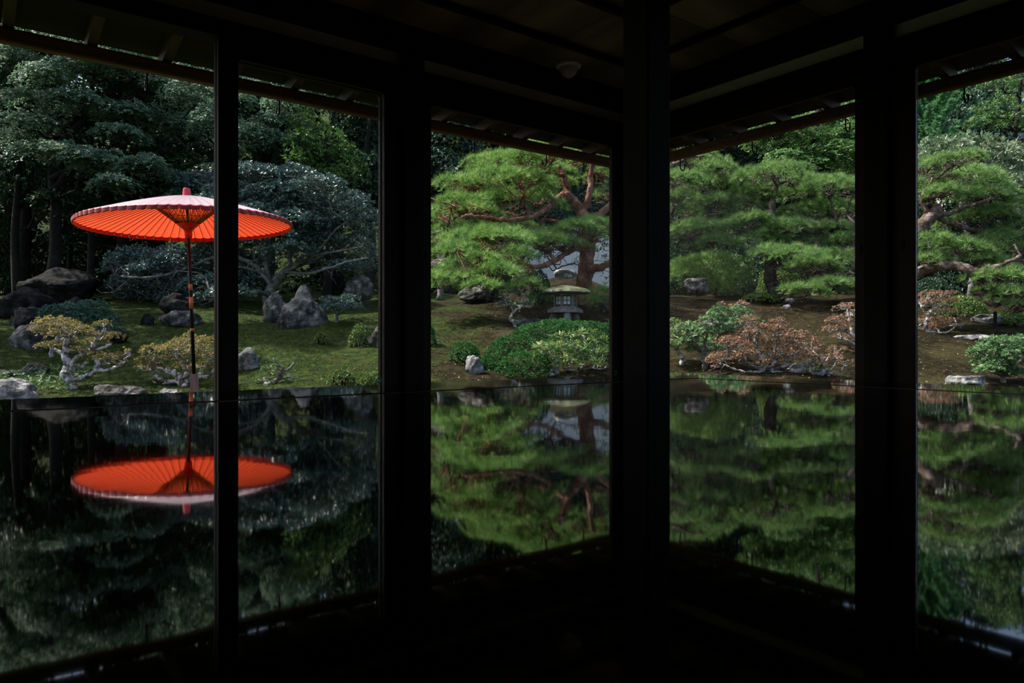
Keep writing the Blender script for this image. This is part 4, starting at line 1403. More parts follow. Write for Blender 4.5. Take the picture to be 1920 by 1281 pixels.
# ------------------------------------------------------------------ the spreading camellia
def camellia():
    b = foot(505, 572)
    D = b[1]
    tr = [([b - [0, 0, .1]] + PT(D, (503, 560), (512, 535), (530, 515), (550, 500)), .13, .08),
          (PT(D, (512, 535), (490, 510), (465, 490), (430, 475), (395, 465)), .07, .03),
          (PT(D, (530, 515), (560, 495, -.3), (600, 478, -.5), (640, 470, -.6), (680, 462, -.7)), .042, .018),
          (PT(D, (550, 500), (575, 470), (595, 440), (620, 415), (650, 395)), .06, .025),
          (PT(D, (545, 505), (545, 470), (560, 430), (580, 395), (590, 365)), .055, .02),
          (PT(D, (510, 540), (500, 500), (490, 450), (480, 400), (470, 365)), .06, .02),
          (PT(D, (506, 552), (480, 548, -.6), (445, 552, -1.0), (410, 540, -1.3)), .055, .025),
          (PT(D, (535, 512, -.1), (580, 512, -.6), (620, 502, -.9), (655, 490, -1.1), (690, 484, -1.2)), .036, .016),
          (PT(D, (430, 475), (380, 490, -.4), (330, 510, -.7), (285, 520, -1), (240, 520, -1.1)), .036, .016),
          (PT(D, (532, 514), (560, 500, .2), (590, 488, .3), (625, 470, .3), (660, 440, .2), (690, 420)), .036, .014),
          (PT(D, (545, 505), (575, 490, -.3), (605, 460, -.5), (630, 430, -.7), (660, 410, -.8)), .034, .012),
          (PT(D, (512, 535), (500, 515, -.3), (470, 505, -.6), (440, 500, -.8), (400, 505, -1.0)), .034, .014)]
    pads = [(480, 322, 130, 30), (545, 325, 120, 32), (600, 345, 110, 34), (400, 345, 120, 34), (440, 362, 130, 36), (520, 360, 150, 40), (645, 375, 110, 40), (590, 385, 130, 40), (350, 335, 90, 28),
            (480, 395, 140, 40), (680, 405, 80, 40), (545, 410, 130, 38), (620, 420, 120, 38), (690, 440, 70, 40), (430, 410, 110, 38), (500, 435, 130, 38), (580, 445, 110, 34), (650, 455, 100, 34),
            (455, 455, 120, 40), (540, 468, 100, 30), (690, 475, 60, 34), (620, 480, 80, 26), (380, 450, 110, 40), (400, 480, 120, 38), (320, 478, 110, 36), (460, 490, 110, 36), (250, 478, 90, 32),
            (350, 505, 120, 36), (290, 505, 110, 36), (222, 498, 70, 30), (240, 528, 90, 30), (300, 535, 110, 34), (380, 530, 110, 34), (430, 520, 100, 36), (265, 552, 100, 28), (335, 560, 90, 26),
            (470, 520, 90, 30), (440, 545, 70, 26, -1.2), (395, 558, 70, 24, -1.0), (640, 500, 90, 26), (680, 498, 60, 24), (560, 372, 120, 36), (350, 365, 90, 30), (385, 385, 110, 40), (400, 420, 100, 40)]
    pad_plant('camellia_shrub', 'broad blue grey leaved camellia with many bare spreading limbs', 'shrub', b, D, tr, pads, 'broad', M['camellia'], M['bark_grey'],
              r_limb=.03, wob=.10, arch=.03, twigs=12, ddz=1.0, dens=1.45, dead=10, twig_r=.0075, size=.9, under=.6, hk=.75)
camellia()

# ------------------------------------------------------------------ azaleas and low shrubs
def bonsai(name, label, px, base_py, stems, pads, leaf, lmat, bark, r0=.05, r1=.018, d=None, **kw):
    b = foot(px, base_py) if d is None else P(px, base_py, d)
    if d is not None:
        b[2] = min(b[2], float(gz(b[0], d)))
    D = b[1]
    tr = []
    for i, st in enumerate(stems):
        pts = PT(D, *st)
        if i == 0:
            pts = [b - [0, 0, .08]] + pts
        f = 1.0 if i == 0 else .5
        tr.append((pts, r0 * f, r1 if i else r0 * .55))
    args = dict(r_limb=.014, wob=.16, arch=.04, twigs=8, ddz=.25, dens=1.0, twig_r=.0035, size=1.0, dead=2)
    args.update(kw)
    return pad_plant(name, label, 'shrub', b, D, tr, pads, leaf, lmat, bark, **args)

bonsai('azalea_shrub', 'gold leaved azalea with one thick white lichened trunk', 137, 729,
       [[(131, 712), (124, 700), (128, 685), (124, 668), (123, 650)],
        [(131, 715), (148, 712), (165, 704), (180, 697), (205, 694), (225, 685), (238, 678)],
        [(130, 695), (142, 672), (158, 662), (172, 656), (190, 654), (210, 646)],
        [(124, 668), (112, 660), (104, 655)],
        [(180, 697), (183, 682), (180, 670)],
        [(123, 650), (130, 632), (140, 624)],
        [(134, 690), (150, 688), (165, 680)],
        [(172, 656), (180, 640), (194, 624), (197, 616)]],
       [(100, 603, 70, 18), (128, 612, 60, 18), (75, 620, 44, 14), (110, 628, 60, 16), (150, 618, 44, 16), (95, 648, 50, 16), (130, 642, 44, 14), (172, 625, 36, 16), (193, 606, 28, 12), (210, 630, 44, 14),
        (178, 640, 40, 12), (150, 656, 40, 12), (200, 672, 44, 14), (225, 668, 44, 14), (240, 658, 18, 14), (182, 662, 40, 12), (160, 672, 30, 10)],
       'azalea', M['azalea_gold'], M['bark_white'], .066, .018, dens=1.3)
bonsai('azalea_shrub', 'bushy gold and rust azalea behind the parasol stand', 345, 724,
       [[(338, 712), (325, 700), (315, 690)], [(338, 715), (310, 714), (292, 705), (280, 690)], [(342, 712), (352, 695), (350, 675)], [(345, 716), (372, 706), (380, 690), (392, 676)],
        [(325, 700), (300, 692), (285, 678)], [(352, 695), (338, 680), (330, 665)], [(372, 706), (395, 704), (402, 690)], [(318, 716), (300, 722), (285, 716)]],
       [(300, 655, 70, 22), (345, 645, 70, 22), (385, 645, 60, 26), (275, 675, 50, 18), (320, 672, 60, 18), (365, 664, 60, 20), (395, 668, 44, 22), (290, 690, 50, 16), (345, 685, 50, 14), (265, 690, 26, 14), (380, 685, 44, 14),
        (355, 632, 40, 16), (320, 652, 50, 18), (398, 640, 30, 18)],
       'azalea', M['azalea_gold'], M['bark_white'], .055, .016, dens=1.15)
bonsai('azalea_shrub', 'low sparse azalea with one bent bare limb at the table edge', 492, 724,
       [[(500, 722), (512, 718), (524, 708), (532, 695)], [(498, 722), (515, 716), (530, 722)], [(532, 695), (542, 692), (552, 680)], [(512, 718), (525, 712), (545, 708)]],
       [(500, 692, 32, 12), (518, 688, 24, 10), (495, 708, 30, 12), (540, 712, 34, 12), (512, 674, 20, 10), (532, 704, 26, 8)],
       'azalea', M['rhodo'], M['bark_grey'], .035, .012, twigs=5, dens=.8, d=9.1)
bonsai('azalea_shrub', 'small green shrub in front of the pale lichen stone', 462, 712,
       [[(460, 700), (455, 690)], [(460, 700), (472, 688)]], [(450, 684, 30, 18), (472, 680, 34, 18), (458, 700, 40, 14)], 'azalea', M['rhodo'], M['bark_grey'], .015, .008, dens=.6, d=10.0)
bonsai('azalea_shrub', 'wide coral leaved azalea with tangled white branches at the table edge', 1440, 702,
       [[(1436, 690), (1430, 675), (1420, 660)], [(1440, 692), (1455, 675), (1452, 655), (1458, 632)], [(1438, 695), (1410, 685), (1395, 668), (1388, 650)], [(1442, 695), (1475, 685), (1492, 668), (1505, 650)],
        [(1436, 697), (1400, 698), (1370, 690), (1350, 682)], [(1444, 697), (1480, 697), (1500, 690)], [(1395, 668), (1375, 660), (1362, 648)], [(1455, 675), (1470, 655), (1485, 640)], [(1420, 660), (1415, 640), (1420, 625)],
        [(1430, 697), (1405, 706), (1380, 704)], [(1446, 698), (1465, 706), (1490, 706)]],
       [(1390, 628, 70, 18), (1425, 618, 60, 18), (1460, 622, 60, 20), (1500, 636, 64, 20), (1380, 645, 60, 16), (1420, 640, 60, 16), (1465, 644, 60, 18), (1350, 672, 54, 16), (1400, 664, 50, 14), (1440, 660, 50, 14),
        (1490, 658, 50, 16), (1525, 650, 40, 18), (1458, 604, 40, 10), (1360, 640, 44, 14), (1340, 684, 30, 12), (1430, 682, 40, 10), (1470, 672, 44, 12), (1405, 600, 40, 12)],
       'azalea', M['azalea_red'], M['bark_white'], .042, .014, dens=1.35, dead=6, hk=1.15, d=9.6)
bonsai('azalea_shrub', 'thin rust leaved azalea right of the coral one', 1552, 708,
       [[(1550, 698), (1545, 685), (1535, 670)], [(1550, 700), (1562, 690), (1570, 676)], [(1550, 702), (1575, 698), (1580, 690)], [(1545, 685), (1555, 668)]],
       [(1530, 664, 46, 16), (1560, 668, 50, 16), (1585, 680, 34, 16), (1540, 684, 40, 12), (1515, 672, 30, 14), (1572, 655, 40, 12)],
       'azalea', M['azalea_red'], M['bark_white'], .028, .010, dens=.7, d=9.5)
bonsai('azalea_shrub', 'small bright green shrub between the two coral azaleas', 1532, 705,
       [[(1530, 695), (1528, 684)], [(1531, 698), (1540, 690)]], [(1526, 680, 26, 16), (1540, 690, 26, 14), (1524, 694, 24, 12)], 'azalea', M['evergreen'], M['bark_grey'], .012, .006, dens=.9, d=9.45)
bonsai('azalea_shrub', 'pink leaved azalea with tiered sprays beside the right window post', 1612, 656,
       [[(1608, 645), (1600, 632), (1596, 615)], [(1608, 648), (1590, 640), (1575, 632)], [(1600, 632), (1585, 620), (1572, 612)], [(1596, 615), (1592, 595), (1590, 580)]],
       [(1585, 575, 46, 14), (1600, 590, 44, 14), (1570, 600, 50, 14), (1590, 612, 50, 14), (1560, 615, 40, 12), (1600, 632, 40, 12), (1575, 630, 40, 10), (1615, 575, 40, 16)],
       'azalea', M['azalea_red'], M['bark_white'], .035, .012, dens=.8)
bonsai('azalea_shrub', 'pink tipped azalea with forked white limbs in front of the grey stake', 1738, 622,
       [[(1737, 610), (1740, 595), (1746, 582)], [(1738, 615), (1730, 608), (1722, 612)], [(1740, 595), (1730, 580), (1726, 570)], [(1746, 582), (1760, 576), (1778, 572)], [(1738, 620), (1765, 625), (1785, 618), (1792, 610)], [(1738, 626), (1750, 640), (1740, 652)]],
       [(1740, 552, 50, 14), (1765, 552, 60, 14), (1730, 566, 40, 14), (1755, 568, 50, 12), (1785, 564, 40, 12), (1770, 584, 60, 12), (1745, 600, 50, 12), (1770, 602, 60, 12), (1800, 600, 50, 10), (1735, 618, 40, 10), (1755, 612, 40, 10)],
       'azalea', M['azalea_red'], M['bark_white'], .04, .012, dens=.85)
bonsai('rhododendron_shrub', 'green rhododendron with a straight grey trunk and peach young leaves', 1320, 700,
       [[(1321, 680), (1320, 664), (1318, 655)], [(1320, 662), (1332, 650), (1345, 632), (1360, 612)], [(1318, 656), (1300, 645), (1290, 630)], [(1320, 658), (1322, 640), (1330, 615)], [(1345, 632), (1372, 610), (1385, 598)]],
       [(1350, 585, 50, 18), (1385, 585, 50, 18), (1340, 600, 54, 18), (1380, 604, 60, 18), (1405, 600, 34, 14), (1360, 620, 50, 16), (1310, 620, 60, 20), (1290, 640, 50, 20), (1330, 642, 60, 20), (1310, 655, 50, 16), (1350, 648, 40, 16), (1290, 612, 44, 16), (1370, 640, 40, 14), (1420, 605, 24, 12)],
       'long', M['rhodo'], M['bark_grey'], .05, .014, size=.48, dens=1.2, twigs=6, d=10.0)
tipset = [(1351, 570, 12, 8), (1388, 568, 14, 8), (1398, 572, 12, 8), (1372, 575, 12, 6), (1408, 588, 10, 8)]
bonsai('rhododendron_shrub', 'bright green rhododendron on a crooked white stem beside the pillar', 1278, 698,
       [[(1278, 685), (1280, 672), (1272, 660), (1269, 645)], [(1272, 660), (1262, 650), (1255, 640)]],
       [(1265, 628, 44, 18), (1280, 636, 40, 16), (1258, 645, 40, 14), (1262, 608, 40, 18)], 'long', M['pieris'], M['bark_white'], .038, .014, size=.5, dens=1.1, twigs=5, d=10.1)
bonsai('azalea_shrub', 'peach tipped azalea sprays rising behind the green rhododendron', 1365, 615,
       [[(1362, 600), (1356, 582)], [(1364, 604), (1385, 580)]], tipset, 'azalea', M['azalea_red'], M['bark_grey'], .012, .006, size=1.2, dens=1.4, d=10.4)
bonsai('rhododendron_shrub', 'big glossy green bush at the right edge by the pale slab', 1880, 716,
       [[(1880, 700), (1876, 680)], [(1880, 704), (1900, 690), (1915, 675)], [(1880, 704), (1860, 695), (1850, 680)], [(1878, 690), (1885, 665), (1890, 650)]],
       [(1880, 642, 70, 20), (1915, 640, 60, 22), (1850, 655, 60, 20), (1895, 660, 70, 20), (1845, 675, 50, 18), (1875, 680, 60, 18), (1910, 680, 50, 20), (1860, 692, 60, 16), (1900, 698, 60, 16), (1830, 662, 30, 14), (1925, 660, 40, 24)],
       'long', M['rhodo'], M['bark_grey'], .035, .014, size=.38, dens=1.35, twigs=6, d=9.2)
bonsai('pieris_shrub', 'pale yellow green pointed leaved shrub on thin white stems before the clipped hedge', 1085, 703,
       [[(1086, 690), (1078, 678), (1068, 668)], [(1086, 694), (1096, 682), (1088, 668), (1084, 655)], [(1086, 696), (1110, 690), (1118, 680), (1112, 668)], [(1086, 697), (1060, 692), (1048, 680)], [(1110, 690), (1130, 692), (1140, 684)]],
       [(1060, 632, 60, 18), (1098, 626, 60, 18), (1030, 648, 60, 20), (1075, 648, 60, 18), (1115, 640, 50, 18), (1015, 660, 40, 16), (1050, 666, 50, 16), (1095, 664, 50, 14), (1130, 662, 40, 18), (1136, 640, 30, 16), (1070, 682, 40, 14), (1120, 680, 40, 14)],
       'long', M['pieris'], M['bark_white'], .022, .010, size=.85, dens=.42, hk=.6, twigs=6, d=9.7)
bonsai('sapling', 'thin leafed sapling on a crooked white stem beside the lantern', 966, 612,
       [[(964, 604), (957, 596), (963, 585), (972, 580)], [(963, 585), (955, 570)], [(972, 580), (985, 565)]],
       [(955, 552, 54, 26), (985, 552, 44, 26), (940, 568, 40, 20), (972, 572, 50, 20), (995, 570, 26, 20)], 'azalea', M['forest_teal'], M['bark_white'], .03, .012, size=1.5, dens=.7)
bonsai('blue_green_shrub', 'flat topped blue green shrub in the shade behind the gold azalea', 98, 682,
       [[(98, 668), (100, 650), (110, 630), (125, 615)], [(110, 630), (140, 615), (165, 605)], [(112, 628), (160, 622), (195, 610)]],
       [(130, 580, 90, 20), (165, 575, 70, 20), (105, 590, 60, 18), (150, 595, 80, 18), (190, 588, 50, 18), (180, 602, 60, 16), (205, 600, 44, 16), (120, 602, 50, 16), (205, 618, 44, 14), (140, 620, 50, 14)],
       'broad', M['bluegreen'], M['bark_white'], .04, .016, size=.5, dens=1.2, twigs=6, d=10.6)
bonsai('small_shrub', 'small dark leaved shrub right of the tall pointed boulder', 632, 604,
       [[(632, 592), (636, 580)], [(633, 592), (650, 578)], [(632, 590), (615, 578)]],
       [(620, 566, 50, 18), (650, 562, 50, 18), (636, 576, 60, 16), (665, 575, 30, 14), (608, 576, 26, 14)], 'broad', M['camellia'], M['bark_grey'], .03, .014, size=.55, dens=1.2, twigs=6)
for a in [('round clipped shrub on the moss beyond the gold azaleas', 296, 641, 672, 68, M['box_light']),
          ('round clipped shrub beside the upright grey stone', 673, 609, 651, 42, M['box_light']),
          ('small sprouting shrub on the moss below the pointed boulder', 600, 624, 646, 26, M['box_light']),
          ('dark round clipped ball of box on the bare slope', 871, 643, 684, 58, M['box']),
          ('low clipped mound at the table edge by the door stile', 637, 709, 735, 52, M['box_light']),
          ('yellowish low mound tight against the door stile', 692, 700, 735, 62, M['box_light']),
          ('dark clipped bush half hidden by the second post', 793, 600, 650, 44, M['box']),
          ('gold green moss cushion at the foot of the black barked pine', 1430, 549, 570, 70, M['box_light']),
          ('dark upright shrub below the pine beside the pale slab', 1014, 500, 545, 40, M['box']),
          ('rounded yellow green shrub under the red pine branches', 984, 470, 505, 50, M['box_light']),
          ('yellow green clipped shrub behind the black barked pine', 1470, 490, 540, 84, M['box_light']),
          ('dark leafy mound right of the whitish boulder', 1905, 585, 612, 70, M['evergreen']),
          ('leafy mound left of the whitish boulder', 1815, 555, 600, 90, M['evergreen']),
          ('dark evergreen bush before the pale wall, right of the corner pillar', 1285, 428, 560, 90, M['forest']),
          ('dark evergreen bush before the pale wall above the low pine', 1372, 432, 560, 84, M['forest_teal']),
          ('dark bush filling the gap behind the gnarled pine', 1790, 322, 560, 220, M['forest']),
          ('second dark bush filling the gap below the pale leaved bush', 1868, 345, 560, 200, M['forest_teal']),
          ('added dark bush deepening the shade of the wood at the left edge', 15, 395, 560, 120, M['forest_shade']),  # this bush and the next two are added to darken the understory
          ('added dark bush deepening the shade of the wood behind the trunks', 135, 385, 560, 130, M['forest_shade']),
          ('added dark bush deepening the shade of the wood behind the parasol rim', 235, 370, 560, 120, M['forest_shade']),
          ('broad dark bush filling the gap behind the black barked pine', 1452, 425, 560, 170, M['forest_teal']),
          ('dark evergreen bush beyond the end of the pale wall', 1545, 430, 560, 130, M['forest']),
          ('dark bush at the foot of the wall left of the red pine trunk', 960, 455, 560, 80, M['forest']),
          ('dark leafy mound under the gnarled pine limb', 1760, 520, 575, 90, M['forest_teal'])]:
    dd = {637: 8.9, 692: 8.9, 1014: 14.6, 984: 17.0, 1470: 18.0, 1815: 13.0, 1760: 14.2, 1790: 18.6, 1868: 17.8, 15: 19.2, 135: 19.6, 235: 18.8, 1285: 20.5, 1372: 21.0, 1545: 21.5, 1452: 22.0, 960: 21.0}.get(a[1])
    dome_shrub('clipped_shrub' if dd is None or dd < 18.2 and a[1] != 1868 else 'evergreen_bush', a[0], a[1], a[2], a[3], a[4], a[5], 'box', d=dd, dens=1.1 if dd and dd > 17.5 else 1.0, size=2.6 if a[1] in (1285, 1372, 1452, 1545, 960, 1790, 1868, 15, 135, 235) else 1.25 if a[1] > 1400 or a[1] in (984, 1014) else 1.0)

def hedge_mass():
    D = 10.6
    lumps = [(1050, 598, 655, 200, 11.6), (965, 632, 680, 130, 10.9), (1110, 606, 660, 110, 11.3), (925, 664, 712, 80, 9.9), (985, 662, 716, 120, 9.7), (1060, 645, 706, 130, 10.3), (1125, 640, 706, 90, 10.2), (1150, 600, 660, 60, 11.6), (895, 680, 712, 50, 9.8)]
    b = P(1010, 706, 10.3)
    b[2] = float(gz(b[0], b[1]))
    root = thing('clipped_hedge', 'wavy mass of clipped dark green hedge below the stone lantern', 'hedge', tuple(b))
    for px, top, bot, wpx, d in lumps:
        k = d / F
        c = P(px, bot, d)
        rx, h = wpx / 2 * k, (bot - top) * k
        n = int(1100 * PI * rx * (rx * .75 + h) * .9)
        u = RNG.normal(size=(n, 3))
        u[:, 2] = np.abs(u[:, 2])
        u /= np.linalg.norm(u, axis=1)[:, None]
        bump = 1 + .05 * np.sin(u[:, 0] * 9 + px) * np.sin(u[:, 1] * 8) + .05 * np.sin(u[:, 2] * 11 + px)
        pts = u * ((1 - .16 * RNG.uniform(0, 1, n) ** 2) * bump)[:, None] * np.array([rx, rx * .75, h]) + c
        ax = u / np.array([rx, rx * .75, h])
        ax /= np.linalg.norm(ax, axis=1)[:, None]
        ax = ax * .8 + np.array([0, 0, .5]) + RNG.normal(0, .28, (n, 3))
        v, t, var = whorl(pts, ax, 6, .038, .014, 1.0, True)
        link('foliage', mesh_np('foliage', v - b, t, var), M['box'], root, kind='stuff')
        mb = MB()
        for i in range(7):
            a = i / 7 * 2 * PI
            e = c + np.array([.7 * rx * math.cos(a), .5 * rx * math.sin(a), h * .6])
            mb.tube(limb(c + np.array([0, 0, -.15]), e, .06, .05, 5) - b, np.linspace(.016, .006, 5), 5)
        mb.build('stems', M['bark_dark'], root)
hedge_mass()

# ------------------------------------------------------------------ stuff on the ground: moss tufts, fallen leaves, undergrowth
def scatter(n, xr, yr, f=None):
    x = RNG.uniform(*xr, n)
    y = RNG.uniform(*yr, n)
    if f is not None:
        k = f(x, y)
        x, y = x[k], y[k]
    return np.stack([x, y, gz(x, y)], 1)
inview = lambda x, y: np.abs(x / y) < .78
p = scatter(30000, (-10, 10), (8, 13.5), inview)
v, t, var = whorl(p, np.tile([0, 0, 1.0], (len(p), 1)) + RNG.normal(0, .2, (len(p), 3)), 4, .026, .008, 1.1, False)
kx = p[:, 0] + .8 * np.sin(p[:, 0] * 1.7) + .8 * np.sin(p[:, 1] * 2.1 + p[:, 0])
sel = np.repeat(kx < -1.2, 12)
tv = t[sel[t[:, 0]]]
o = thing('moss', 'short tufts of green moss covering the bank', 'moss', (0, 0, 0), me=mesh_np('moss', v, tv, var), mat=M['moss_leaf'], kind='stuff')
p = scatter(6000, (-10, 12), (8, 15), inview)
keep = (p[:, 0] > -2.5) | (RNG.uniform(0, 1, len(p)) < .12)
p = p[keep] + [0, 0, .006]
v, t, var = whorl(p, np.tile([0, 0, 1.0], (len(p), 1)) + RNG.normal(0, .3, (len(p), 3)), 1, .032, .018, 1.5, True, lo=.8)
thing('leaf_litter', 'pale fallen leaves strewn over the brown moss', 'leaves', (0, 0, 0), me=mesh_np('leaf_litter', v, t, var), mat=M['litter'], kind='stuff')
p = scatter(900, (-6.6, -3.6), (8.6, 10.5), lambda x, y: (np.hypot(x + 6.0, y - 9.3) < .55) | (np.hypot(x + 5.7, y - 8.75) < .35))
if len(p):
    p[:, 2] += .05
    v, t, var = whorl(p, np.tile([0, 0, 1.0], (len(p), 1)), 6, .045, .02, 1.2, True)
    thing('ground_cover', 'low green leafy ground cover between the grey boulders', 'plants', (0, 0, 0), me=mesh_np('ground_cover', v, t, var), mat=M['rhodo'], kind='stuff')
p = scatter(11000, (-34, 34), (19.5, 52), lambda x, y: ((y > 25) | (x < -1)) & (np.abs(x / y) < .95) & (RNG.uniform(0, 1, len(x)) < np.clip(30 / y, 0, 1)))
p[:, 2] += RNG.uniform(0, .9, len(p))
v, t, var = whorl(p, np.tile([0, -.3, 1.0], (len(p), 1)), 8, .20, .09, 1.4, True)
thing('undergrowth', 'dark leafy undergrowth on the wooded hillside', 'undergrowth', (0, 0, 0), me=mesh_np('undergrowth', v, t, var), mat=M['forest'], kind='stuff')

# ------------------------------------------------------------------ forest behind
def forest_mesh(seed, lmat_name, kind):
    rg = np.random.default_rng(seed)
    H = 9.0
    pts, axs = [], []
    blobs = []
    for i in range(22):
        f = rg.uniform(.22, 1)
        rmax = 2.5 * (1 - max(0, f - .55) / .55)
        a = rg.uniform(0, 2 * PI)
        r = rmax * rg.uniform(.25, 1)
        blobs.append((np.array([r * math.cos(a), r * math.sin(a), H * f]), rg.uniform(.8, 1.35), rg.uniform(.4, .75)))
    for c, rr, hh in blobs:
        n = int(230 * rr * rr)
        u = rg.normal(size=(n, 3))
        u[:, 2] = np.where(rg.uniform(0, 1, n) < .75, np.abs(u[:, 2]), u[:, 2])
        u /= np.linalg.norm(u, axis=1)[:, None]
        q = c + u * rg.uniform(.6, 1, n)[:, None] * np.array([rr, rr, hh])
        pts.append(q)
        axs.append(u * .7 + np.array([0, 0, .6]))
    pts, axs = np.concatenate(pts), np.concatenate(axs)
    v, t, var = whorl(pts, axs, 5, .15, .075, 1.35, True, lo=.3)
    crown = mesh_np('foliage', v, t, var)
    crown.materials.append(M[lmat_name])
    mb = MB()
    mb.tube([(0, 0, -.4), (.1, .05, 2.5), (-.08, 0, 5.0), (.05, .05, 8.2)], [.24, .19, .14, .05], 8)
    trunk = mb.mesh('trunk')
    trunk.materials.append(M['bark_dark'])
    mb = MB()
    for c, rr, hh in blobs[:14]:
        mb.tube(limb((0, 0, c[2] * .75), c, .08, .04, 5), np.linspace(.07, .02, 5), 5)
    br = mb.mesh('branches')
    br.materials.append(M['bark_dark'])
    return crown, trunk, br
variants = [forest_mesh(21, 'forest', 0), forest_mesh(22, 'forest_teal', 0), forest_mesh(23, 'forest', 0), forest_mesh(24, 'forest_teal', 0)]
spots = [(-17.5, 22, 1.0, 0, 'beyond the maple at the left edge'), (-14.2, 20.5, 1.05, 0, 'behind the tiers of the large maple'), (-11.0, 22.5, 1.1, 0, 'behind the left half of the large maple'),
         (-8.5, 21, .95, 0, 'above and behind the parasol'), (-5.6, 23.0, 1.1, 0, 'behind the hazy maple crown'), (-3.2, 25, 1.1, 0, 'behind the yellow green evergreen'),
         (-.6, 27.5, 1.1, 0, 'behind the broad dark second post'), (2.0, 29.5, 1.1, 0, 'behind the left side of the red pine'), (5.0, 29.5, 1.1, 0, 'behind the fork of the red pine'),
         (8.2, 29.5, 1.05, 0, 'behind the corner pillar'), (11.5, 29.5, 1.0, 0, 'behind the black barked pine'), (14.5, 31, .8, 0, 'behind the fresh green maple'),
         (-20, 28, 1.3, 0, 'highest on the slope at the left edge'), (-14, 28, 1.35, 0, 'high on the slope over the large maple'), (-8, 29.5, 1.35, 0, 'high on the slope over the parasol'),
         (-2, 33, 1.35, 0, 'high on the slope over the camellia'), (4.5, 35, 1.35, 0, 'high on the slope over the red pine'), (10.5, 35, 1.2, 0, 'high on the slope over the corner pillar'),
         (17, 38, 1.55, 0, 'tall, on the slope left of the right window post'), (21.5, 38, 1.5, 0, 'tall, rising behind the cedar'), (25.5, 38, 1.15, 0, 'lower, under the patch of sky'),
         (29, 37, 1.4, 0, 'tall, at the right edge beyond the house'), (-25, 33, 1.4, 0, 'outermost on the slope at the left'), (-12.4, 18.2, .75, 0, 'short, just behind the huge shadowed boulder'),
         (-9.6, 17.8, .7, 0, 'short, in the shaded wood left of the parasol'), (24.5, 30, .7, 0, 'small, beside the neighbouring house'),
         (-12.6, 14.0, .72, 1.5, 'slender and tall, beside the dark rocks at the left'), (-12.3, 11.6, .6, 1.2, 'slender, nearest the left end of the bank')]
first = {}
for i, (x, y, s, zs, where) in enumerate(spots):
    k = i % 4
    o = thing('forest_tree', '%s forest tree %s' % (('dark leafy', 'teal green')[k % 2], where), 'tree', (x, y, float(gz(x, y))), 'forest trees on the hillside')
    o.rotation_euler = (0, 0, i * 1.9)
    o.scale = (s, s, zs or s * (1 + .1 * ((i * 7) % 3 - 1)))
    if k not in first:
        first[k] = [link(nm, me, None, o, kind='stuff' if nm == 'foliage' else None) for nm, me in zip(('foliage', 'trunk', 'branches'), variants[k])]
    else:
        for src in first[k]:
            c = src.copy()
            C.objects.link(c)
            c.parent = o
# thin bare trunks in the dark at the left
for i, (px, d, w_, lab) in enumerate([(32, 17.0, .10, 'straight dark trunk in the shaded wood, nearest the left edge'), (103, 18.0, .14, 'thick dark trunk in the shaded wood behind the huge boulder'),
                                      (168, 17.5, .09, 'slim dark trunk in the shaded wood left of the parasol'), (125, 19.0, .07, 'thin leaning trunk in the shaded wood')]):
    x = (px - 960) / F * d
    zg = float(gz(x, d))
    o = thing('tree_trunk', lab, 'tree', (x, d, zg))
    mb = MB()
    mb.tube(smooth_path([(0, 0, -.2), (.05 * (i - 1), 0, 1.5), (.02, .03, 3.2), (.12 * (i - 1.5), 0, 5.5)]), np.linspace(w_, w_ * .6, 13), 9)
    mb.build('trunk', M['bark_dark'], o)
    mb = MB()
    for j in range(5):
        z = 1.6 + j * .7
        a = j * 2.3 + i
        mb.tube(limb((0, 0, z), (1.0 * math.cos(a), 1.0 * math.sin(a), z + .6), .08, .04, 5), np.linspace(w_ * .35, .01, 5), 5)
    mb.build('branches', M['bark_dark'], o)

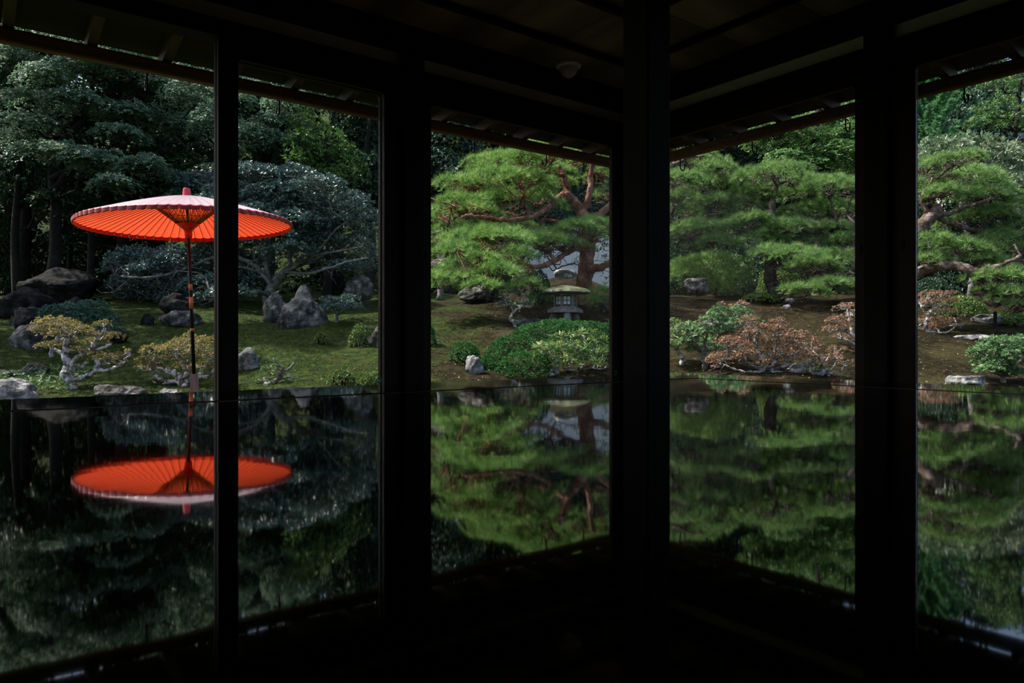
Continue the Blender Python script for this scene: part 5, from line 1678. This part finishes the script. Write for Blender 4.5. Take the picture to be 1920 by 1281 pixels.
# ------------------------------------------------------------------ pale garden wall and the neighbouring house
def garden_wall():
    y = 23.0
    x0, x1 = .3, 4.4
    z0 = float(gz(5, y)) - .3
    zt = CZ + (640.5 - 438) / F * y
    r = thing('garden_wall', 'pale plastered garden wall with tiled coping beyond the pines', 'wall', ((x0 + x1) / 2, y, z0))
    mb = MB()
    mb.box((x0 - (x0 + x1) / 2, -.12, 0), (x1 - (x0 + x1) / 2, .12, zt - z0))
    mb.build('plaster_body', noise_mat('wall_plaster', [(.3, (.74, .73, .70)), (.7, (.84, .83, .80))], 3, .9, .1), r)
    n = 14
    w_ = (x1 - x0) / n
    for i in range(n):
        mb = MB()
        a = x0 - (x0 + x1) / 2 + i * w_
        mb.prism([(-.26, zt - z0 - .01), (.26, zt - z0 - .01), (.26, zt - z0 + .05), (0, zt - z0 + .2), (-.26, zt - z0 + .05)], a + .01, a + w_ - .01, 0)
        mb.build('coping_tile', M['tile'], r)
garden_wall()

def neighbour_house():
    y = 27.0
    k = y / F
    xc = (1905 - 960) * k
    zg = float(gz(xc, y + 3)) - .5
    r = thing('house', 'neighbouring house with grey tiled roof and pale walls behind the trees', 'house', (xc, y + 3, zg))
    ze = CZ + (640.5 - 262) * k - zg
    zr_ = CZ + (640.5 - 222) * k - zg
    hw, hd = 95 * k, 3.0
    pl_ = noise_mat('house_plaster', [(.3, (.6, .6, .6)), (.7, (.72, .72, .72))], 3, .9, .05)
    mb = MB(); mb.box((-hw, -hd, 0), (hw, hd, ze)); mb.build('wall_body', pl_, r)
    rt = noise_mat('roof_tile', [(.3, (.10, .12, .15)), (.7, (.18, .21, .25))], 6, .5, .3)
    n = 30
    for i in range(n):
        a, b_ = -hw - .5 + (2 * hw + 1) * i / n, -hw - .5 + (2 * hw + 1) * (i + 1) / n - .03
        for sg in (-1, 1):
            mb = MB()
            mb.prism([(sg * (hd + .7), ze - .15), (sg * (hd + .7), ze), (0, zr_ + .15), (0, zr_)], a, b_, 0)
            mb.build('roof_tile_row', rt, r)
    mb = MB(); mb.tube([(-hw - .5, 0, zr_ + .15), (hw + .5, 0, zr_ + .15)], .16, 10); mb.build('ridge', rt, r)
    dk = plain('house_window', (.03, .035, .04), .2)
    for i in range(4):
        a = -hw + .8 + i * (2 * hw - 1) / 4
        mb = MB(); mb.box((a, -hd - .04, ze - 1.6), (a + .8, -hd + .02, ze - .6)); mb.build('window', dk, r)
neighbour_house()
